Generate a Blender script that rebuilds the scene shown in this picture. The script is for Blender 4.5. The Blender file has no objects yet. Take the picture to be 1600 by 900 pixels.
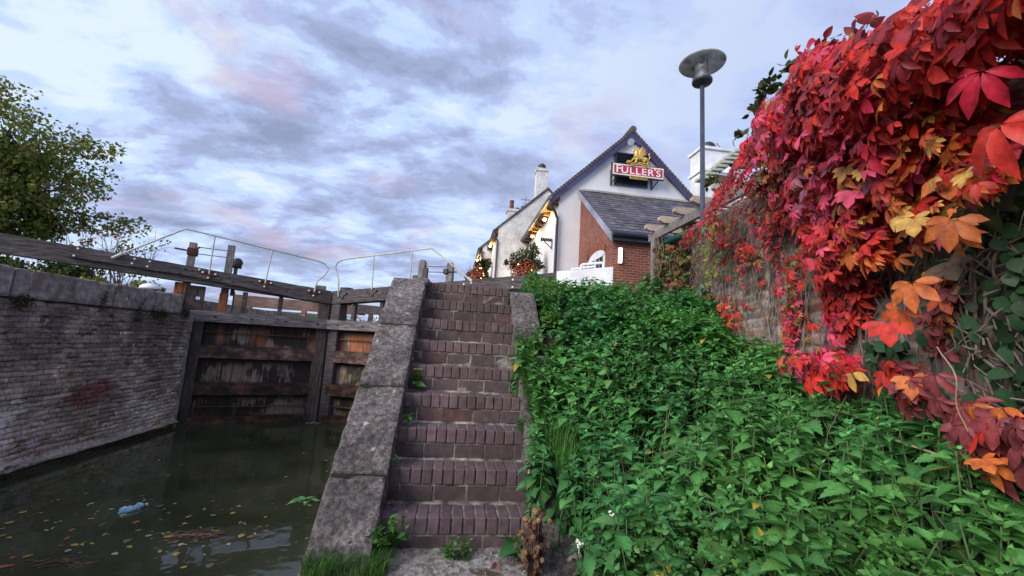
import bpy, bmesh, math, random
import numpy as np
from mathutils import Vector, Matrix
rng = np.random.default_rng(7); random.seed(7)
SC = bpy.context.scene; C = SC.collection
R = math.radians
# ------------------------------------------------------------------ camera
cam = bpy.data.cameras.new('camera'); co = bpy.data.objects.new('camera', cam); C.objects.link(co); SC.camera = co
F = Vector((0.12745231, 0.9825461, 0.13549564)); RX = Vector((0.98883248, -0.13651268, 0.05978807)); UP = Vector((-0.07724141, -0.12636236, 0.98897236))
mw = Matrix((RX, UP, -F)).transposed().to_4x4(); mw.translation = Vector((0.3704, -2.7946, 1.1138)); co.matrix_world = mw
cam.sensor_width = 36; cam.lens = 36 * 640 / 1600; cam.clip_start = .05; cam.clip_end = 5000
# ------------------------------------------------------------------ world, sun, exposure
SC.view_settings.view_transform = 'Standard'; SC.view_settings.look = 'None'; SC.view_settings.gamma = 1
SC.view_settings.exposure = 0.50; SC.view_settings.use_curve_mapping = False
W = bpy.data.worlds.new('World'); SC.world = W; W.use_nodes = True
def world():
    nt = W.node_tree; N = nt.nodes; L = nt.links; N.clear()
    def nd(t, **k):
        n = N.new(t)
        for a, b in k.items(): setattr(n, a, b)
        return n
    out = nd('ShaderNodeOutputWorld'); bg = nd('ShaderNodeBackground'); bg.inputs[1].default_value = .1
    sky = nd('ShaderNodeTexSky', sky_type='NISHITA', sun_disc=False); sky.sun_elevation = R(26); sky.sun_rotation = R(238)
    tc = nd('ShaderNodeTexCoord'); sp = nd('ShaderNodeSeparateXYZ'); L.new(tc.outputs['Generated'], sp.inputs[0])
    def mth(op, a, b=None, c=None):
        n = nd('ShaderNodeMath', operation=op)
        for i, v in enumerate((a, b, c)):
            if v is None: continue
            if isinstance(v, (int, float)): n.inputs[i].default_value = v
            else: L.new(v, n.inputs[i])
        return n.outputs[0]
    z = mth('MAXIMUM', sp.outputs[2], 0.0); zz = mth('ADD', z, .22)
    cb = nd('ShaderNodeCombineXYZ'); L.new(mth('DIVIDE', sp.outputs[0], zz), cb.inputs[0]); L.new(mth('DIVIDE', sp.outputs[1], zz), cb.inputs[1])
    def noise(scale, det, rot, sc, off, rough=.55, dist=.3):
        m = nd('ShaderNodeMapping'); L.new(cb.outputs[0], m.inputs[0]); m.inputs['Rotation'].default_value[2] = R(rot)
        m.inputs['Scale'].default_value = sc; m.inputs['Location'].default_value = off
        n = nd('ShaderNodeTexNoise'); n.inputs['Scale'].default_value = scale; n.inputs['Detail'].default_value = det
        n.inputs['Roughness'].default_value = rough; n.inputs['Distortion'].default_value = dist; L.new(m.outputs[0], n.inputs[0]); return n.outputs[0]
    def ramp(src, st, interp='EASE'):
        r = nd('ShaderNodeValToRGB'); L.new(src, r.inputs[0]); e = r.color_ramp; e.interpolation = interp
        while len(e.elements) < len(st): e.elements.new(.5)
        for x, (p, c) in zip(e.elements, st): x.position = p; x.color = (*c, 1) if len(c) == 3 else (c[0],) * 3 + (1,)
        return r.outputs[0]
    def mix(f, a, b):
        n = nd('ShaderNodeMix', data_type='RGBA')
        if isinstance(f, (int, float)): n.inputs[0].default_value = f
        else: L.new(f, n.inputs[0])
        for s, v in ((6, a), (7, b)):
            if isinstance(v, tuple): n.inputs[s].default_value = (*v, 1)
            else: L.new(v, n.inputs[s])
        return n.outputs[2]
    n1 = noise(1.75, 9, 22, (1.0, 1.35, 1), (3.1, 1.7, 0), .60, .25)
    n2 = noise(.75, 4, -10, (1, 1.2, 1), (7.3, 2.2, 0), .5, .2)
    n3 = noise(5.0, 7, 30, (1, 1.5, 1), (1.3, 5.2, 0), .62, .3)
    comb = mth('ADD', mth('MULTIPLY', n1, .62), mth('ADD', mth('MULTIPLY', n2, .2), mth('MULTIPLY', n3, .26)))
    K = 10.0
    def c(r, g, b): return (r * K, g * K, b * K)
    cl = ramp(comb, [(.425, c(.22, .26, .40)), (.48, c(.285, .335, .51)), (.52, c(.36, .43, .67)), (.558, c(.45, .57, .79)), (.62, c(.60, .69, .80))])
    pk = ramp(noise(1.9, 5, 12, (1, 1.3, 1), (9.1, 4.4, 0), .5, .4), [(.52, (0,)), (.68, (.55,))])
    cl = mix(pk, cl, c(.48, .36, .46))
    # thinner and paler cloud over the right-hand side of the sky
    side = ramp(mth('ADD', mth('MULTIPLY', sp.outputs[0], .5), .5), [(.40, (0,)), (.85, (.75,))])
    cl = mix(side, cl, c(.39, .45, .68))
    m = mix(.90, sky.outputs[0], cl)
    L.new(m, bg.inputs[0]); L.new(bg.outputs[0], out.inputs[0])
world()
sd = bpy.data.lights.new('sun', 'SUN'); sd.energy = 2.8; sd.angle = R(35); sd.color = (1, .93, .86)
so = bpy.data.objects.new('sun', sd); C.objects.link(so)
az, el = R(238), R(26)      # light arrives from behind the camera, from its left
so.rotation_euler = (Vector((math.sin(az) * math.cos(el), math.cos(az) * math.cos(el), math.sin(el)))).to_track_quat('Z', 'Y').to_euler()

# ------------------------------------------------------------------ numpy noise
def _hash(ix, iy, iz, seed):
    h = (ix * 374761393 + iy * 668265263 + iz * 2147483647 + seed * 974711) & 0xffffffff
    h = ((h ^ (h >> 13)) * 1274126177) & 0xffffffff
    return ((h ^ (h >> 16)) & 0xffff) / 65535.0
def vn(p, seed=0):
    p = np.asarray(p, float); i = np.floor(p).astype(np.int64); f = p - i; f = f * f * (3 - 2 * f); o = 0
    for a in (0, 1):
        for b in (0, 1):
            for c in (0, 1):
                w = (f[..., 0] if a else 1 - f[..., 0]) * (f[..., 1] if b else 1 - f[..., 1]) * (f[..., 2] if c else 1 - f[..., 2])
                o = o + w * _hash(i[..., 0] + a, i[..., 1] + b, i[..., 2] + c, seed)
    return o
def fbm(p, seed=0, oct=4, gain=.5):
    p = np.asarray(p, float); s = 0; a = 1; t = 0
    for k in range(oct): s = s + a * vn(p * 2 ** k, seed + k); t += a; a *= gain
    return s / t
# ------------------------------------------------------------------ materials
MAT = {}
def mat(name, stops, scale=6, stretch=(1, 1, 1), rough=.85, bump=.004, bscale=None, detail=8, attr=False, spots=None, spec=.3, metal=0,
        trans=0, macro=(1.1, .72, 1.22), brick=None, emis=None, coat=0, spots2=None, nrough=.62):
    if name in MAT: return MAT[name]
    m = bpy.data.materials.new(name); m.use_nodes = True; nt = m.node_tree; N = nt.nodes; L = nt.links
    b = N['Principled BSDF']; b.inputs['Roughness'].default_value = rough; b.inputs['Metallic'].default_value = metal
    b.inputs['Specular IOR Level'].default_value = spec; b.inputs['Coat Weight'].default_value = coat
    tc = N.new('ShaderNodeTexCoord'); mp = N.new('ShaderNodeMapping'); L.new(tc.outputs['Object'], mp.inputs[0]); mp.inputs['Scale'].default_value = stretch
    def nz(s, d=detail, src=None, ro=nrough):
        n = N.new('ShaderNodeTexNoise'); n.inputs['Scale'].default_value = s; n.inputs['Detail'].default_value = d; n.inputs['Roughness'].default_value = ro
        L.new(src or mp.outputs[0], n.inputs[0]); return n.outputs[0]
    def ramp(src, st):
        r = N.new('ShaderNodeValToRGB'); L.new(src, r.inputs[0]); e = r.color_ramp
        while len(e.elements) < len(st): e.elements.new(.5)
        for x, (p, c) in zip(e.elements, st): x.position = p; x.color = (*c, 1)
        return r.outputs[0]
    def mix(f, a, c, bt='MIX'):
        n = N.new('ShaderNodeMix'); n.data_type = 'RGBA'; n.blend_type = bt
        if isinstance(f, (int, float)): n.inputs[0].default_value = f
        else: L.new(f, n.inputs[0])
        for s, v in ((6, a), (7, c)):
            if isinstance(v, tuple): n.inputs[s].default_value = (*v, 1)
            else: L.new(v, n.inputs[s])
        return n.outputs[2]
    n1 = nz(scale)
    k = len(stops)
    if isinstance(stops[0][0], (int, float)) and not isinstance(stops[0][1], tuple): st = [(.3 + .4 * i / max(1, k - 1), c) for i, c in enumerate(stops)]
    else: st = stops
    col = ramp(n1, st); hgt = nz(bscale or scale * 3)
    if attr:
        at = N.new('ShaderNodeAttribute'); at.attribute_name = 'col'; col = mix(1.0, at.outputs[0], col, 'MULTIPLY')
    if brick:
        bw, bh, mort, mc, c1, c2 = brick
        sx = N.new('ShaderNodeSeparateXYZ'); L.new(tc.outputs['Object'], sx.inputs[0]); ad = N.new('ShaderNodeMath'); L.new(sx.outputs[0], ad.inputs[0]); L.new(sx.outputs[1], ad.inputs[1])
        cb = N.new('ShaderNodeCombineXYZ'); L.new(ad.outputs[0], cb.inputs[0]); L.new(sx.outputs[2], cb.inputs[1])
        bt = N.new('ShaderNodeTexBrick'); L.new(cb.outputs[0], bt.inputs[0]); bt.inputs['Scale'].default_value = 1
        for a, v in (('Brick Width', bw), ('Row Height', bh), ('Mortar Size', mort), ('Mortar Smooth', .3), ('Bias', 0.0)): bt.inputs[a].default_value = v
        bt.inputs['Color1'].default_value = (*c1, 1); bt.inputs['Color2'].default_value = (*c2, 1); bt.inputs['Mortar'].default_value = (*mc, 1)
        col = mix(.75, bt.outputs[0], mix(1.0, bt.outputs[0], mix(.0, col, col), 'OVERLAY')) if False else mix(.35, bt.outputs[0], col)
        iv = N.new('ShaderNodeMath'); iv.operation = 'SUBTRACT'; iv.inputs[0].default_value = 1; L.new(bt.outputs['Fac'], iv.inputs[1])
        ad2 = N.new('ShaderNodeMath'); ad2.operation = 'MULTIPLY_ADD'; L.new(iv.outputs[0], ad2.inputs[0]); ad2.inputs[1].default_value = 1.0; L.new(hgt, ad2.inputs[2]); hgt = ad2.outputs[0]
    if macro:
        g0, g1 = macro[1], macro[2]; col = mix(1.0, col, ramp(nz(macro[0], 5, tc.outputs['Object'], .6), [(.32, (g0, g0, g0)), (.68, (g1, g1, g1))]), 'MULTIPLY')
    for sp in (spots, spots2):
        if sp:
            sc_, th, cc = sp; col = mix(ramp(nz(sc_, 3, tc.outputs['Object'], .5), [(th, (0, 0, 0)), (th + .05, (1, 1, 1))]), col, cc)
    L.new(col, b.inputs['Base Color'])
    if bump:
        bp = N.new('ShaderNodeBump'); bp.inputs['Distance'].default_value = bump; bp.inputs['Strength'].default_value = 1; L.new(hgt, bp.inputs['Height']); L.new(bp.outputs[0], b.inputs['Normal'])
    if emis: b.inputs['Emission Color'].default_value = (*emis[0], 1); b.inputs['Emission Strength'].default_value = emis[1]
    if trans:
        t = N.new('ShaderNodeBsdfTranslucent'); L.new(col, t.inputs[0]); ms = N.new('ShaderNodeMixShader'); ms.inputs[0].default_value = trans
        L.new(b.outputs[0], ms.inputs[1]); L.new(t.outputs[0], ms.inputs[2]); L.new(ms.outputs[0], N['Material Output'].inputs[0])
    MAT[name] = m; return m
timber = mat('weathered_timber', [(.30, (.02, .017, .017)), (.45, (.062, .05, .05)), (.57, (.11, .092, .095)), (.75, (.17, .15, .155))], 4, (1, 7, 9), .8, .004, 16)
timber_up = mat('weathered_upright_timber', [(.32, (.022, .018, .016)), (.47, (.07, .052, .045)), (.6, (.12, .085, .07)), (.75, (.2, .17, .155))], 4, (8, 8, 1), .75, .004, 14)
timber_grey = mat('pale_grey_timber', [(.3, (.10, .085, .08)), (.5, (.2, .18, .18)), (.7, (.33, .31, .31))], 5, (9, 9, 1), .85, .004, 14)
timber_wet = mat('wet_dark_timber', [(.33, (.012, .010, .009)), (.5, (.035, .026, .022)), (.66, (.075, .055, .045))], 3, (6, 6, 1), .45, .004, 16, spec=.4)
timber_rail = mat('stained_rail_timber', [(.34, (.02, .015, .014)), (.48, (.06, .035, .028)), (.56, (.13, .065, .045)), (.64, (.19, .14, .125)), (.75, (.24, .19, .18))], 2.6, (1.3, 5, 2.5), .7, .004, 16)
plank = mat('algae_stained_planks', [(.36, (.010, .010, .009)), (.45, (.035, .025, .02)), (.50, (.12, .07, .045)), (.56, (.24, .15, .10)), (.62, (.30, .20, .16)), (.68, (.15, .045, .025)), (.8, (.08, .09, .02))], 2.3, (2.2, 1, 1.1), .8, .006, 12, detail=6)
orange_timber = mat('red_brown_timber', [(.35, (.05, .02, .015)), (.5, (.28, .09, .035)), (.65, (.34, .12, .05))], 4, (8, 8, 1), .75, .003, 14)
iron = mat('black_iron', [(.35, (.012, .012, .016)), (.65, (.035, .033, .038))], 12, rough=.55, bump=.001, spec=.5)
rust = mat('rusty_iron', [(.35, (.035, .012, .01)), (.6, (.12, .035, .02))], 14, rough=.8, bump=.002)
rust_rod = mat('rusty_rod', [(.35, (.06, .025, .015)), (.6, (.17, .08, .04))], 9, rough=.8, bump=.001)
white_metal = mat('off_white_painted_tube', [(.3, (.42, .40, .36)), (.7, (.62, .60, .56))], 9, rough=.5, bump=.0005)
white_paint = mat('white_paint', [(.3, (.70, .71, .74)), (.7, (.80, .80, .82))], 3, rough=.55, bump=.001)
bolt_white = mat('white_painted_bolt', [(.3, (.7, .68, .66)), (.7, (.85, .84, .82))], 9, rough=.5, bump=0)
concrete = mat('lichened_concrete', [(.36, (.045, .037, .035)), (.46, (.095, .080, .078)), (.54, (.155, .135, .13)), (.62, (.26, .235, .23)), (.72, (.46, .43, .42))], 26, nrough=.80, macro=(2.6, .5, 1.5), rough=.92, bump=.010, bscale=60, detail=6,
               spots=(11, .665, (.46, .44, .43)), spots2=(26, .66, (.05, .045, .03)))
coping = mat('tooled_coping_stone', [(.34, (.11, .095, .092)), (.5, (.20, .175, .17)), (.66, (.33, .30, .29))], 9, (1, 1, 1), .92, .008, 34, spots=(5.5, .70, (.55, .53, .52)), spots2=(2.4, .62, (.15, .115, .085)))
lockbrick = mat('old_lock_brick', [(.3, (.55, .54, .55)), (.5, (1, .98, .98)), (.7, (1.5, 1.45, 1.42))], 22, rough=.9, bump=.004, bscale=60, attr=True, spec=.25)
stepbrick = mat('purple_engineering_brick', [(.3, (.7, .7, .72)), (.5, (1, 1, 1)), (.72, (1.5, 1.42, 1.4))], 16, rough=.72, bump=.0025, bscale=70, attr=True, spec=.35, spots=(60, .74, (.24, .21, .20)))
mortar = mat('pale_mortar', [(.34, (.04, .034, .032)), (.48, (.13, .115, .10)), (.6, (.32, .30, .26)), (.75, (.42, .40, .36))], 7, rough=.95, bump=.004)
render_white = mat('white_render', [(.3, (.66, .65, .68)), (.7, (.78, .765, .79))], .9, macro=(.5, .93, 1.03), rough=.85, bump=.004, bscale=30)
rough_white = mat('rough_painted_brick', [(.3, (.58, .565, .56)), (.7, (.74, .725, .72))], 3, rough=.85, bump=.05, bscale=9)
housebrick = mat('red_house_brick', [(.3, (.16, .05, .035)), (.7, (.30, .10, .065))], 5, rough=.85, bump=.006, brick=(.225, .075, .008, (.42, .34, .30), (.27, .075, .045), (.15, .04, .03)))
slate = mat('grey_slate', [(.3, (.55, .55, .58)), (.7, (1.25, 1.2, 1.2))], 6, rough=.65, bump=.003, attr=True, spots=(7, .70, (.30, .29, .25)))
tile_dark = mat('dark_roof_tiles', [(.3, (.05, .045, .045)), (.7, (.13, .12, .115))], 5, rough=.85, bump=.01)
navy = mat('purple_navy_paint', [(.3, (.045, .04, .10)), (.7, (.07, .062, .15))], 4, rough=.5, bump=.001)
black_paint = mat('blue_black_gutter', [(.3, (.015, .018, .035)), (.7, (.035, .04, .07))], 6, rough=.4, bump=0, spec=.5)
wood_brown = mat('brown_stained_wood', [(.3, (.10, .05, .03)), (.7, (.2, .11, .07))], 4, (1, 1, 6), .7, .002)
joist_wood = mat('pale_sawn_joist', [(.3, (.32, .24, .19)), (.7, (.55, .44, .36))], 5, (1, 6, 6), .8, .002)
lichen_board = mat('lichened_pale_boards', [(.3, (.30, .32, .24)), (.5, (.48, .5, .40)), (.7, (.62, .63, .54))], 9, rough=.9, bump=.004)
sign_red = mat('sign_red_paint', [(.3, (.42, .015, .045)), (.7, (.50, .025, .06))], 5, rough=.35, bump=0, spec=.5)
sign_gold = mat('gold_leaf', [(.3, (.55, .32, .07)), (.7, (.80, .55, .18))], 9, rough=.38, bump=.002, metal=.35)
sign_cream = mat('cream_sign_edge', [(.3, (.75, .68, .5)), (.7, (.82, .76, .6))], 5, rough=.4, bump=0)
glass_dark = mat('dark_window_glass', [(.3, (.03, .035, .045)), (.7, (.05, .055, .07))], 2, rough=.06, bump=0, spec=.8)
green_cloth = mat('green_awning_cloth', [(.3, (.01, .10, .075)), (.7, (.02, .15, .11))], 6, rough=.8, bump=.001)
grey_box = mat('grey_plastic_box', [(.3, (.25, .28, .33)), (.7, (.33, .36, .42))], 5, rough=.5, bump=0)
leafm = mat('leaf', [(.3, (.72, .72, .72)), (.7, (1.25, 1.25, 1.25))], 30, rough=.5, bump=0, attr=True, trans=.28, spec=.35)
creeperm = mat('creeper_leaf', [(.3, (.55, .50, .5)), (.5, (1, 1, 1)), (.7, (1.4, 1.5, 1.3))], 24, rough=.48, bump=.0015, bscale=70, attr=True, trans=.30, spec=.35, macro=None, spots=(34, .74, (.36, .10, .04)))
treeleaf = mat('tree_leaf', [(.3, (.75, .75, .75)), (.7, (1.2, 1.2, 1.2))], 1.5, rough=.6, bump=0, attr=True, trans=.30, spec=.25)
nettlem = mat('nettle_leaf', [(.3, (.75, .75, .75)), (.7, (1.2, 1.2, 1.2))], 60, rough=.5, bump=.001, bscale=120, attr=True, trans=.22, spec=.35)
stem_green = mat('green_stem', [(.3, (.05, .10, .03)), (.7, (.09, .15, .05))], 9, rough=.7, bump=0)
bark = mat('bark', [(.3, (.05, .04, .032)), (.7, (.14, .115, .10))], 12, (3, 3, 1), .9, .01)
twig = mat('grey_brown_twigs', [(.3, (.09, .065, .055)), (.7, (.24, .19, .17))], 12, (3, 3, 1), .9, .003)
soil = mat('dark_soil_litter', [(.3, (.012, .010, .008)), (.5, (.035, .026, .02)), (.7, (.075, .05, .035))], 12, rough=.95, bump=.03)
gravel = mat('lichened_ground_concrete', [(.35, (.12, .10, .085)), (.5, (.25, .225, .205)), (.65, (.42, .40, .38))], 30, rough=.95, bump=.01, spots=(7, .60, (.10, .07, .045)))
turf = mat('turf', [(.3, (.04, .07, .02)), (.7, (.09, .13, .04))], 8, rough=.9, bump=.03)
oldwall = mat('old_grey_brown_wall_brick', [(.3, (.55, .55, .55)), (.5, (1, 1, 1)), (.7, (1.5, 1.45, 1.4))], 16, rough=.92, bump=.006, bscale=40, attr=True)
# ------------------------------------------------------------------ mesh helpers
class MB:
    def __init__(s): s.v = []; s.f = []; s.c = []; s.cc = None; s.sm = False
    def add(s, vs, fs, col=None):
        b = len(s.v); s.v += [tuple(map(float, p)) for p in vs]; s.f += [tuple(i + b for i in f) for f in fs]
        s.c += [col or s.cc or (1, 1, 1)] * len(vs); return s
    def box(s, a, b, col=None):
        (x0, y0, z0), (x1, y1, z1) = a, b
        return s.add([(x0, y0, z0), (x1, y0, z0), (x1, y1, z0), (x0, y1, z0), (x0, y0, z1), (x1, y0, z1), (x1, y1, z1), (x0, y1, z1)],
                     [(0, 3, 2, 1), (4, 5, 6, 7), (0, 1, 5, 4), (1, 2, 6, 5), (2, 3, 7, 6), (3, 0, 4, 7)], col)
    def hexa(s, lo, hi, col=None):     # 4 lower + 4 upper corners
        return s.add(list(lo) + list(hi), [(3, 2, 1, 0), (4, 5, 6, 7), (0, 1, 5, 4), (1, 2, 6, 5), (2, 3, 7, 6), (3, 0, 4, 7)], col)
    def chbox(s, a, b, c=.004, col=None, jit=0):     # box with chamfered edges
        a = np.array(a, float); b = np.array(b, float); vs = []; fs = []; idx = {}
        for sx in (0, 1):
            for sy in (0, 1):
                for sz in (0, 1):
                    for ax in range(3):
                        p = np.array([(b if q else a)[i] for i, q in enumerate((sx, sy, sz))])
                        for i, q in enumerate((sx, sy, sz)):
                            if i != ax: p[i] += -c if q else c
                        if jit: p = p + rng.uniform(-jit, jit, 3)
                        idx[sx, sy, sz, ax] = len(vs); vs.append(p)
        for ax in range(3):
            o = [i for i in range(3) if i != ax]
            for sd_ in (0, 1):
                q = []
                for (u, v) in ((0, 0), (1, 0), (1, 1), (0, 1)):
                    k = [0, 0, 0]; k[ax] = sd_; k[o[0]] = u; k[o[1]] = v; q.append(idx[(*k, ax)])
                fs.append(tuple(q))
            for u in (0, 1):
                for v in (0, 1):
                    k0 = [0, 0, 0]; k0[o[0]] = u; k0[o[1]] = v; k1 = list(k0); k1[ax] = 1
                    fs.append((idx[(*k0, o[0])], idx[(*k1, o[0])], idx[(*k1, o[1])], idx[(*k0, o[1])]))
        for sx in (0, 1):
            for sy in (0, 1):
                for sz in (0, 1): fs.append(tuple(idx[sx, sy, sz, i] for i in range(3)))
        return s.add(vs, fs, col)
    def tube(s, pts, r, n=8, col=None, cap=True):
        pts = [Vector(p) for p in pts]; rs = r if isinstance(r, (list, tuple)) else [r] * len(pts); vs = []; fs = []
        up = None
        for i, p in enumerate(pts):
            d = (pts[min(i + 1, len(pts) - 1)] - pts[max(i - 1, 0)]).normalized()
            if up is None: up = Vector((0, 0, 1)) if abs(d.z) < .9 else Vector((1, 0, 0))
            x = d.cross(up).normalized(); y = x.cross(d).normalized(); up = y
            for k in range(n):
                a = 2 * math.pi * k / n; vs.append(p + (x * math.cos(a) + y * math.sin(a)) * rs[i])
        for i in range(len(pts) - 1):
            for k in range(n): fs.append((i * n + k, i * n + (k + 1) % n, (i + 1) * n + (k + 1) % n, (i + 1) * n + k))
        if cap: fs.append(tuple(range(n))[::-1]); fs.append(tuple(range((len(pts) - 1) * n, len(pts) * n)))
        return s.add(vs, fs, col)
    def lathe(s, prof, c, n=20, ax=(0, 0, 1), col=None):
        q = Vector((0, 0, 1)).rotation_difference(Vector(ax)); vs = []; fs = []
        for (r, h) in prof:
            for k in range(n):
                a = 2 * math.pi * k / n; vs.append(Vector(c) + q @ Vector((r * math.cos(a), r * math.sin(a), h)))
        for i in range(len(prof) - 1):
            for k in range(n): fs.append((i * n + k, i * n + (k + 1) % n, (i + 1) * n + (k + 1) % n, (i + 1) * n + k))
        fs.append(tuple(range(n))[::-1]); fs.append(tuple(range((len(prof) - 1) * n, len(prof) * n)))
        return s.add(vs, fs, col)
    def prism(s, poly, axis, a, b, col=None):        # 2-D outline extruded along an axis ('x','y','z')
        def P(p, t): return {'x': (t, p[0], p[1]), 'y': (p[0], t, p[1]), 'z': (p[0], p[1], t)}[axis]
        n = len(poly); vs = [P(p, a) for p in poly] + [P(p, b) for p in poly]
        fs = [tuple(range(n))[::-1], tuple(range(n, 2 * n))] + [(i, (i + 1) % n, n + (i + 1) % n, n + i) for i in range(n)]
        return s.add(vs, fs, col)
    def build(s, name, m, parent=None, smooth=False, attr=False, loc=None, fix=True):
        me = bpy.data.meshes.new(name); me.from_pydata(s.v, [], s.f); me.materials.append(m)
        if fix:
            bm = bmesh.new(); bm.from_mesh(me); bmesh.ops.recalc_face_normals(bm, faces=bm.faces); bm.to_mesh(me); bm.free()
        if attr or any(k != (1, 1, 1) for k in s.c[:1]):
            a = me.color_attributes.new('col', 'FLOAT_COLOR', 'POINT'); a.data.foreach_set('color', np.hstack([np.array(s.c, np.float32), np.ones((len(s.c), 1), np.float32)]).ravel())
        if smooth: me.polygons.foreach_set('use_smooth', [True] * len(me.polygons))
        return link(name, me, parent, loc)
def link(name, me, parent=None, loc=None):
    o = bpy.data.objects.new(name, me); C.objects.link(o)
    if loc is not None: me.transform(Matrix.Translation(-Vector(loc))); o.location = loc
    if parent is not None: o.parent = parent
    return o
def npmesh(name, V, Fc, m, col=None, parent=None, loc=None, smooth=False):
    """V (n,3); Fc (k,q) uniform polygons"""
    me = bpy.data.meshes.new(name); V = np.asarray(V, np.float32)
    if loc is not None: V = V - np.array(loc, np.float32)
    me.vertices.add(len(V)); me.vertices.foreach_set('co', V.ravel()); k, q = Fc.shape
    me.loops.add(k * q); me.loops.foreach_set('vertex_index', Fc.astype(np.int32).ravel())
    me.polygons.add(k); me.polygons.foreach_set('loop_start', np.arange(0, k * q, q, dtype=np.int32)); me.polygons.foreach_set('loop_total', np.full(k, q, np.int32))
    if smooth: me.polygons.foreach_set('use_smooth', np.ones(k, bool))
    me.update(calc_edges=True); me.materials.append(m)
    if col is not None:
        a = me.color_attributes.new('col', 'FLOAT_COLOR', 'POINT'); a.data.foreach_set('color', np.hstack([col, np.ones((len(col), 1))]).astype(np.float32).ravel())
    o = bpy.data.objects.new(name, me); C.objects.link(o)
    if loc is not None: o.location = loc
    if parent is not None: o.parent = parent
    return o
def tag(o, label=None, cat=None, group=None, kind=None):
    for k, v in (('label', label), ('category', cat), ('group', group), ('kind', kind)):
        if v: o[k] = v
    return o
def thing(name, label, cat, loc=(0, 0, 0), rz=0, group=None):
    o = bpy.data.objects.new(name, None); C.objects.link(o); o.location = loc; o.rotation_euler = (0, 0, rz); o.empty_display_size = .1
    return tag(o, label, cat, group)
def norm(a): return a / np.maximum(np.linalg.norm(a, axis=-1, keepdims=True), 1e-9)
def scatter(name, T, TF, pos, tip, nor, size, col, m, parent=None, loc=None, tc=None, smooth=False):
    """T (n,3) template, leaf along +Y, normal +Z; TF (k,q)"""
    pos, tip, nor = np.asarray(pos, float), norm(np.asarray(tip, float)), np.asarray(nor, float)
    x = norm(np.cross(tip, nor)); z = np.cross(x, tip); size = np.asarray(size, float)
    if size.ndim == 1: size = np.repeat(size[:, None], 3, 1)
    M = np.stack([x, tip, z], 2)
    V = np.einsum('nij,nkj->nki', M, T[None] * size[:, None, :]) + pos[:, None, :]
    n = len(T); Fc = (TF[None] + (np.arange(len(pos)) * n)[:, None, None]).reshape(-1, TF.shape[1])
    cc = np.repeat(np.asarray(col, float)[:, None, :], n, 1)
    if tc is not None: cc = cc * tc[None, :, None]
    return npmesh(name, V.reshape(-1, 3), Fc, m, cc.reshape(-1, 3), parent, loc, smooth)
def rounded(V0, V1, n, r, amp, fr, seed, shear=lambda p: p):
    """closed rounded box a->b, gridded, displaced by noise, then mapped; returns verts, quads"""
    a = np.array(V0, float); b = np.array(V1, float); vs = []; fs = []; base = 0
    for ax in range(3):
        o = [i for i in range(3) if i != ax]
        for sd_ in (0, 1):
            nu, nv = n[o[0]], n[o[1]]; u, v = np.meshgrid(np.linspace(0, 1, nu + 1), np.linspace(0, 1, nv + 1), indexing='ij')
            P = np.zeros((*u.shape, 3)); P[..., ax] = (a, b)[sd_][ax]; P[..., o[0]] = a[o[0]] + u * (b - a)[o[0]]; P[..., o[1]] = a[o[1]] + v * (b - a)[o[1]]
            inner = np.clip(P, a + r, b - r); d = P - inner; L = np.linalg.norm(d, axis=-1, keepdims=True); P = inner + d / np.maximum(L, 1e-9) * np.minimum(L, r)
            nn = norm(P - np.clip(P, a + r * .99, b - r * .99)); P = P + nn * ((fbm(P * fr, seed, 4) - .5) * 2 * amp)[..., None]
            q = np.arange((nu + 1) * (nv + 1)).reshape(nu + 1, nv + 1) + base; base += (nu + 1) * (nv + 1)
            Q = np.stack([q[:-1, :-1], q[1:, :-1], q[1:, 1:], q[:-1, 1:]], -1).reshape(-1, 4)
            if (sd_ == 0) != (ax == 1): Q = Q[:, ::-1]
            vs.append(P.reshape(-1, 3)); fs.append(Q)
    V = np.vstack(vs); return shear(V), np.vstack(fs)
# ------------------------------------------------------------------ dimensions
G, H = .2458, .2205; TH = H / G          # step going and rise
TOP = 1.76; WZ = -1.15; WX = -5.68       # lock side level, water level, left wall plane
WA = np.array([2.72, -.82]); WU = np.array([.29094, .95674]); WN = np.array([-.95674, .29094])   # garden wall: point, direction away, outward
def wp(s, z, off=0): return (WA[0] + WU[0] * s + WN[0] * off, WA[1] + WU[1] * s + WN[1] * off, z)
# ================================================================== ground, water
def sheet(name, polys, m, z=None):
    mb = MB()
    for p in polys: mb.add(p, [tuple(range(len(p)))])
    return tag(mb.build(name, m, fix=False), kind='structure')
def q4(x0, x1, y0, y1, z): return [(x0, y0, z), (x1, y0, z), (x1, y1, z), (x0, y1, z)]
sheet('ground', [q4(-2500, -6.3, -2500, 2500, 1.73), q4(-6.3, -.5, 36, 2500, 1.73), q4(.0, 2500, 3.2, 2500, 1.73), q4(-.5, 0, 3.2, 36, 1.73), q4(-.5, 0, 36, 2500, 1.73)], turf)
def terrain():
    xs = np.arange(-.38, 4.9, .12); ys = np.arange(-6, 3.3, .12); X, Y = np.meshgrid(xs, ys, indexing='ij')
    base = np.clip(TH * (Y + .1) - .2, -.2, 1.73)
    bank = np.clip((X - 1.2) / 1.4, 0, 1) * np.interp(Y, [-6, -3, -1, .8, 2, 3.3], [.2, .35, .55, .35, .08, 0])
    Z = np.minimum(base + bank, 1.74) + (fbm(np.stack([X * 3, Y * 3, X * 0], -1), 3) - .5) * np.where(X > 1.2, .08, .012)
    Z = np.where((X < 1.15) & (Y > -.02), np.minimum(Z, TH * Y - .35), Z)
    n, k = X.shape; q = np.arange(n * k).reshape(n, k); Fc = np.stack([q[:-1, :-1], q[1:, :-1], q[1:, 1:], q[:-1, 1:]], -1).reshape(-1, 4)
    o = npmesh('terrain', np.stack([X, Y, Z], -1).reshape(-1, 3), Fc, soil); tag(o, kind='structure')
terrain()
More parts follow.
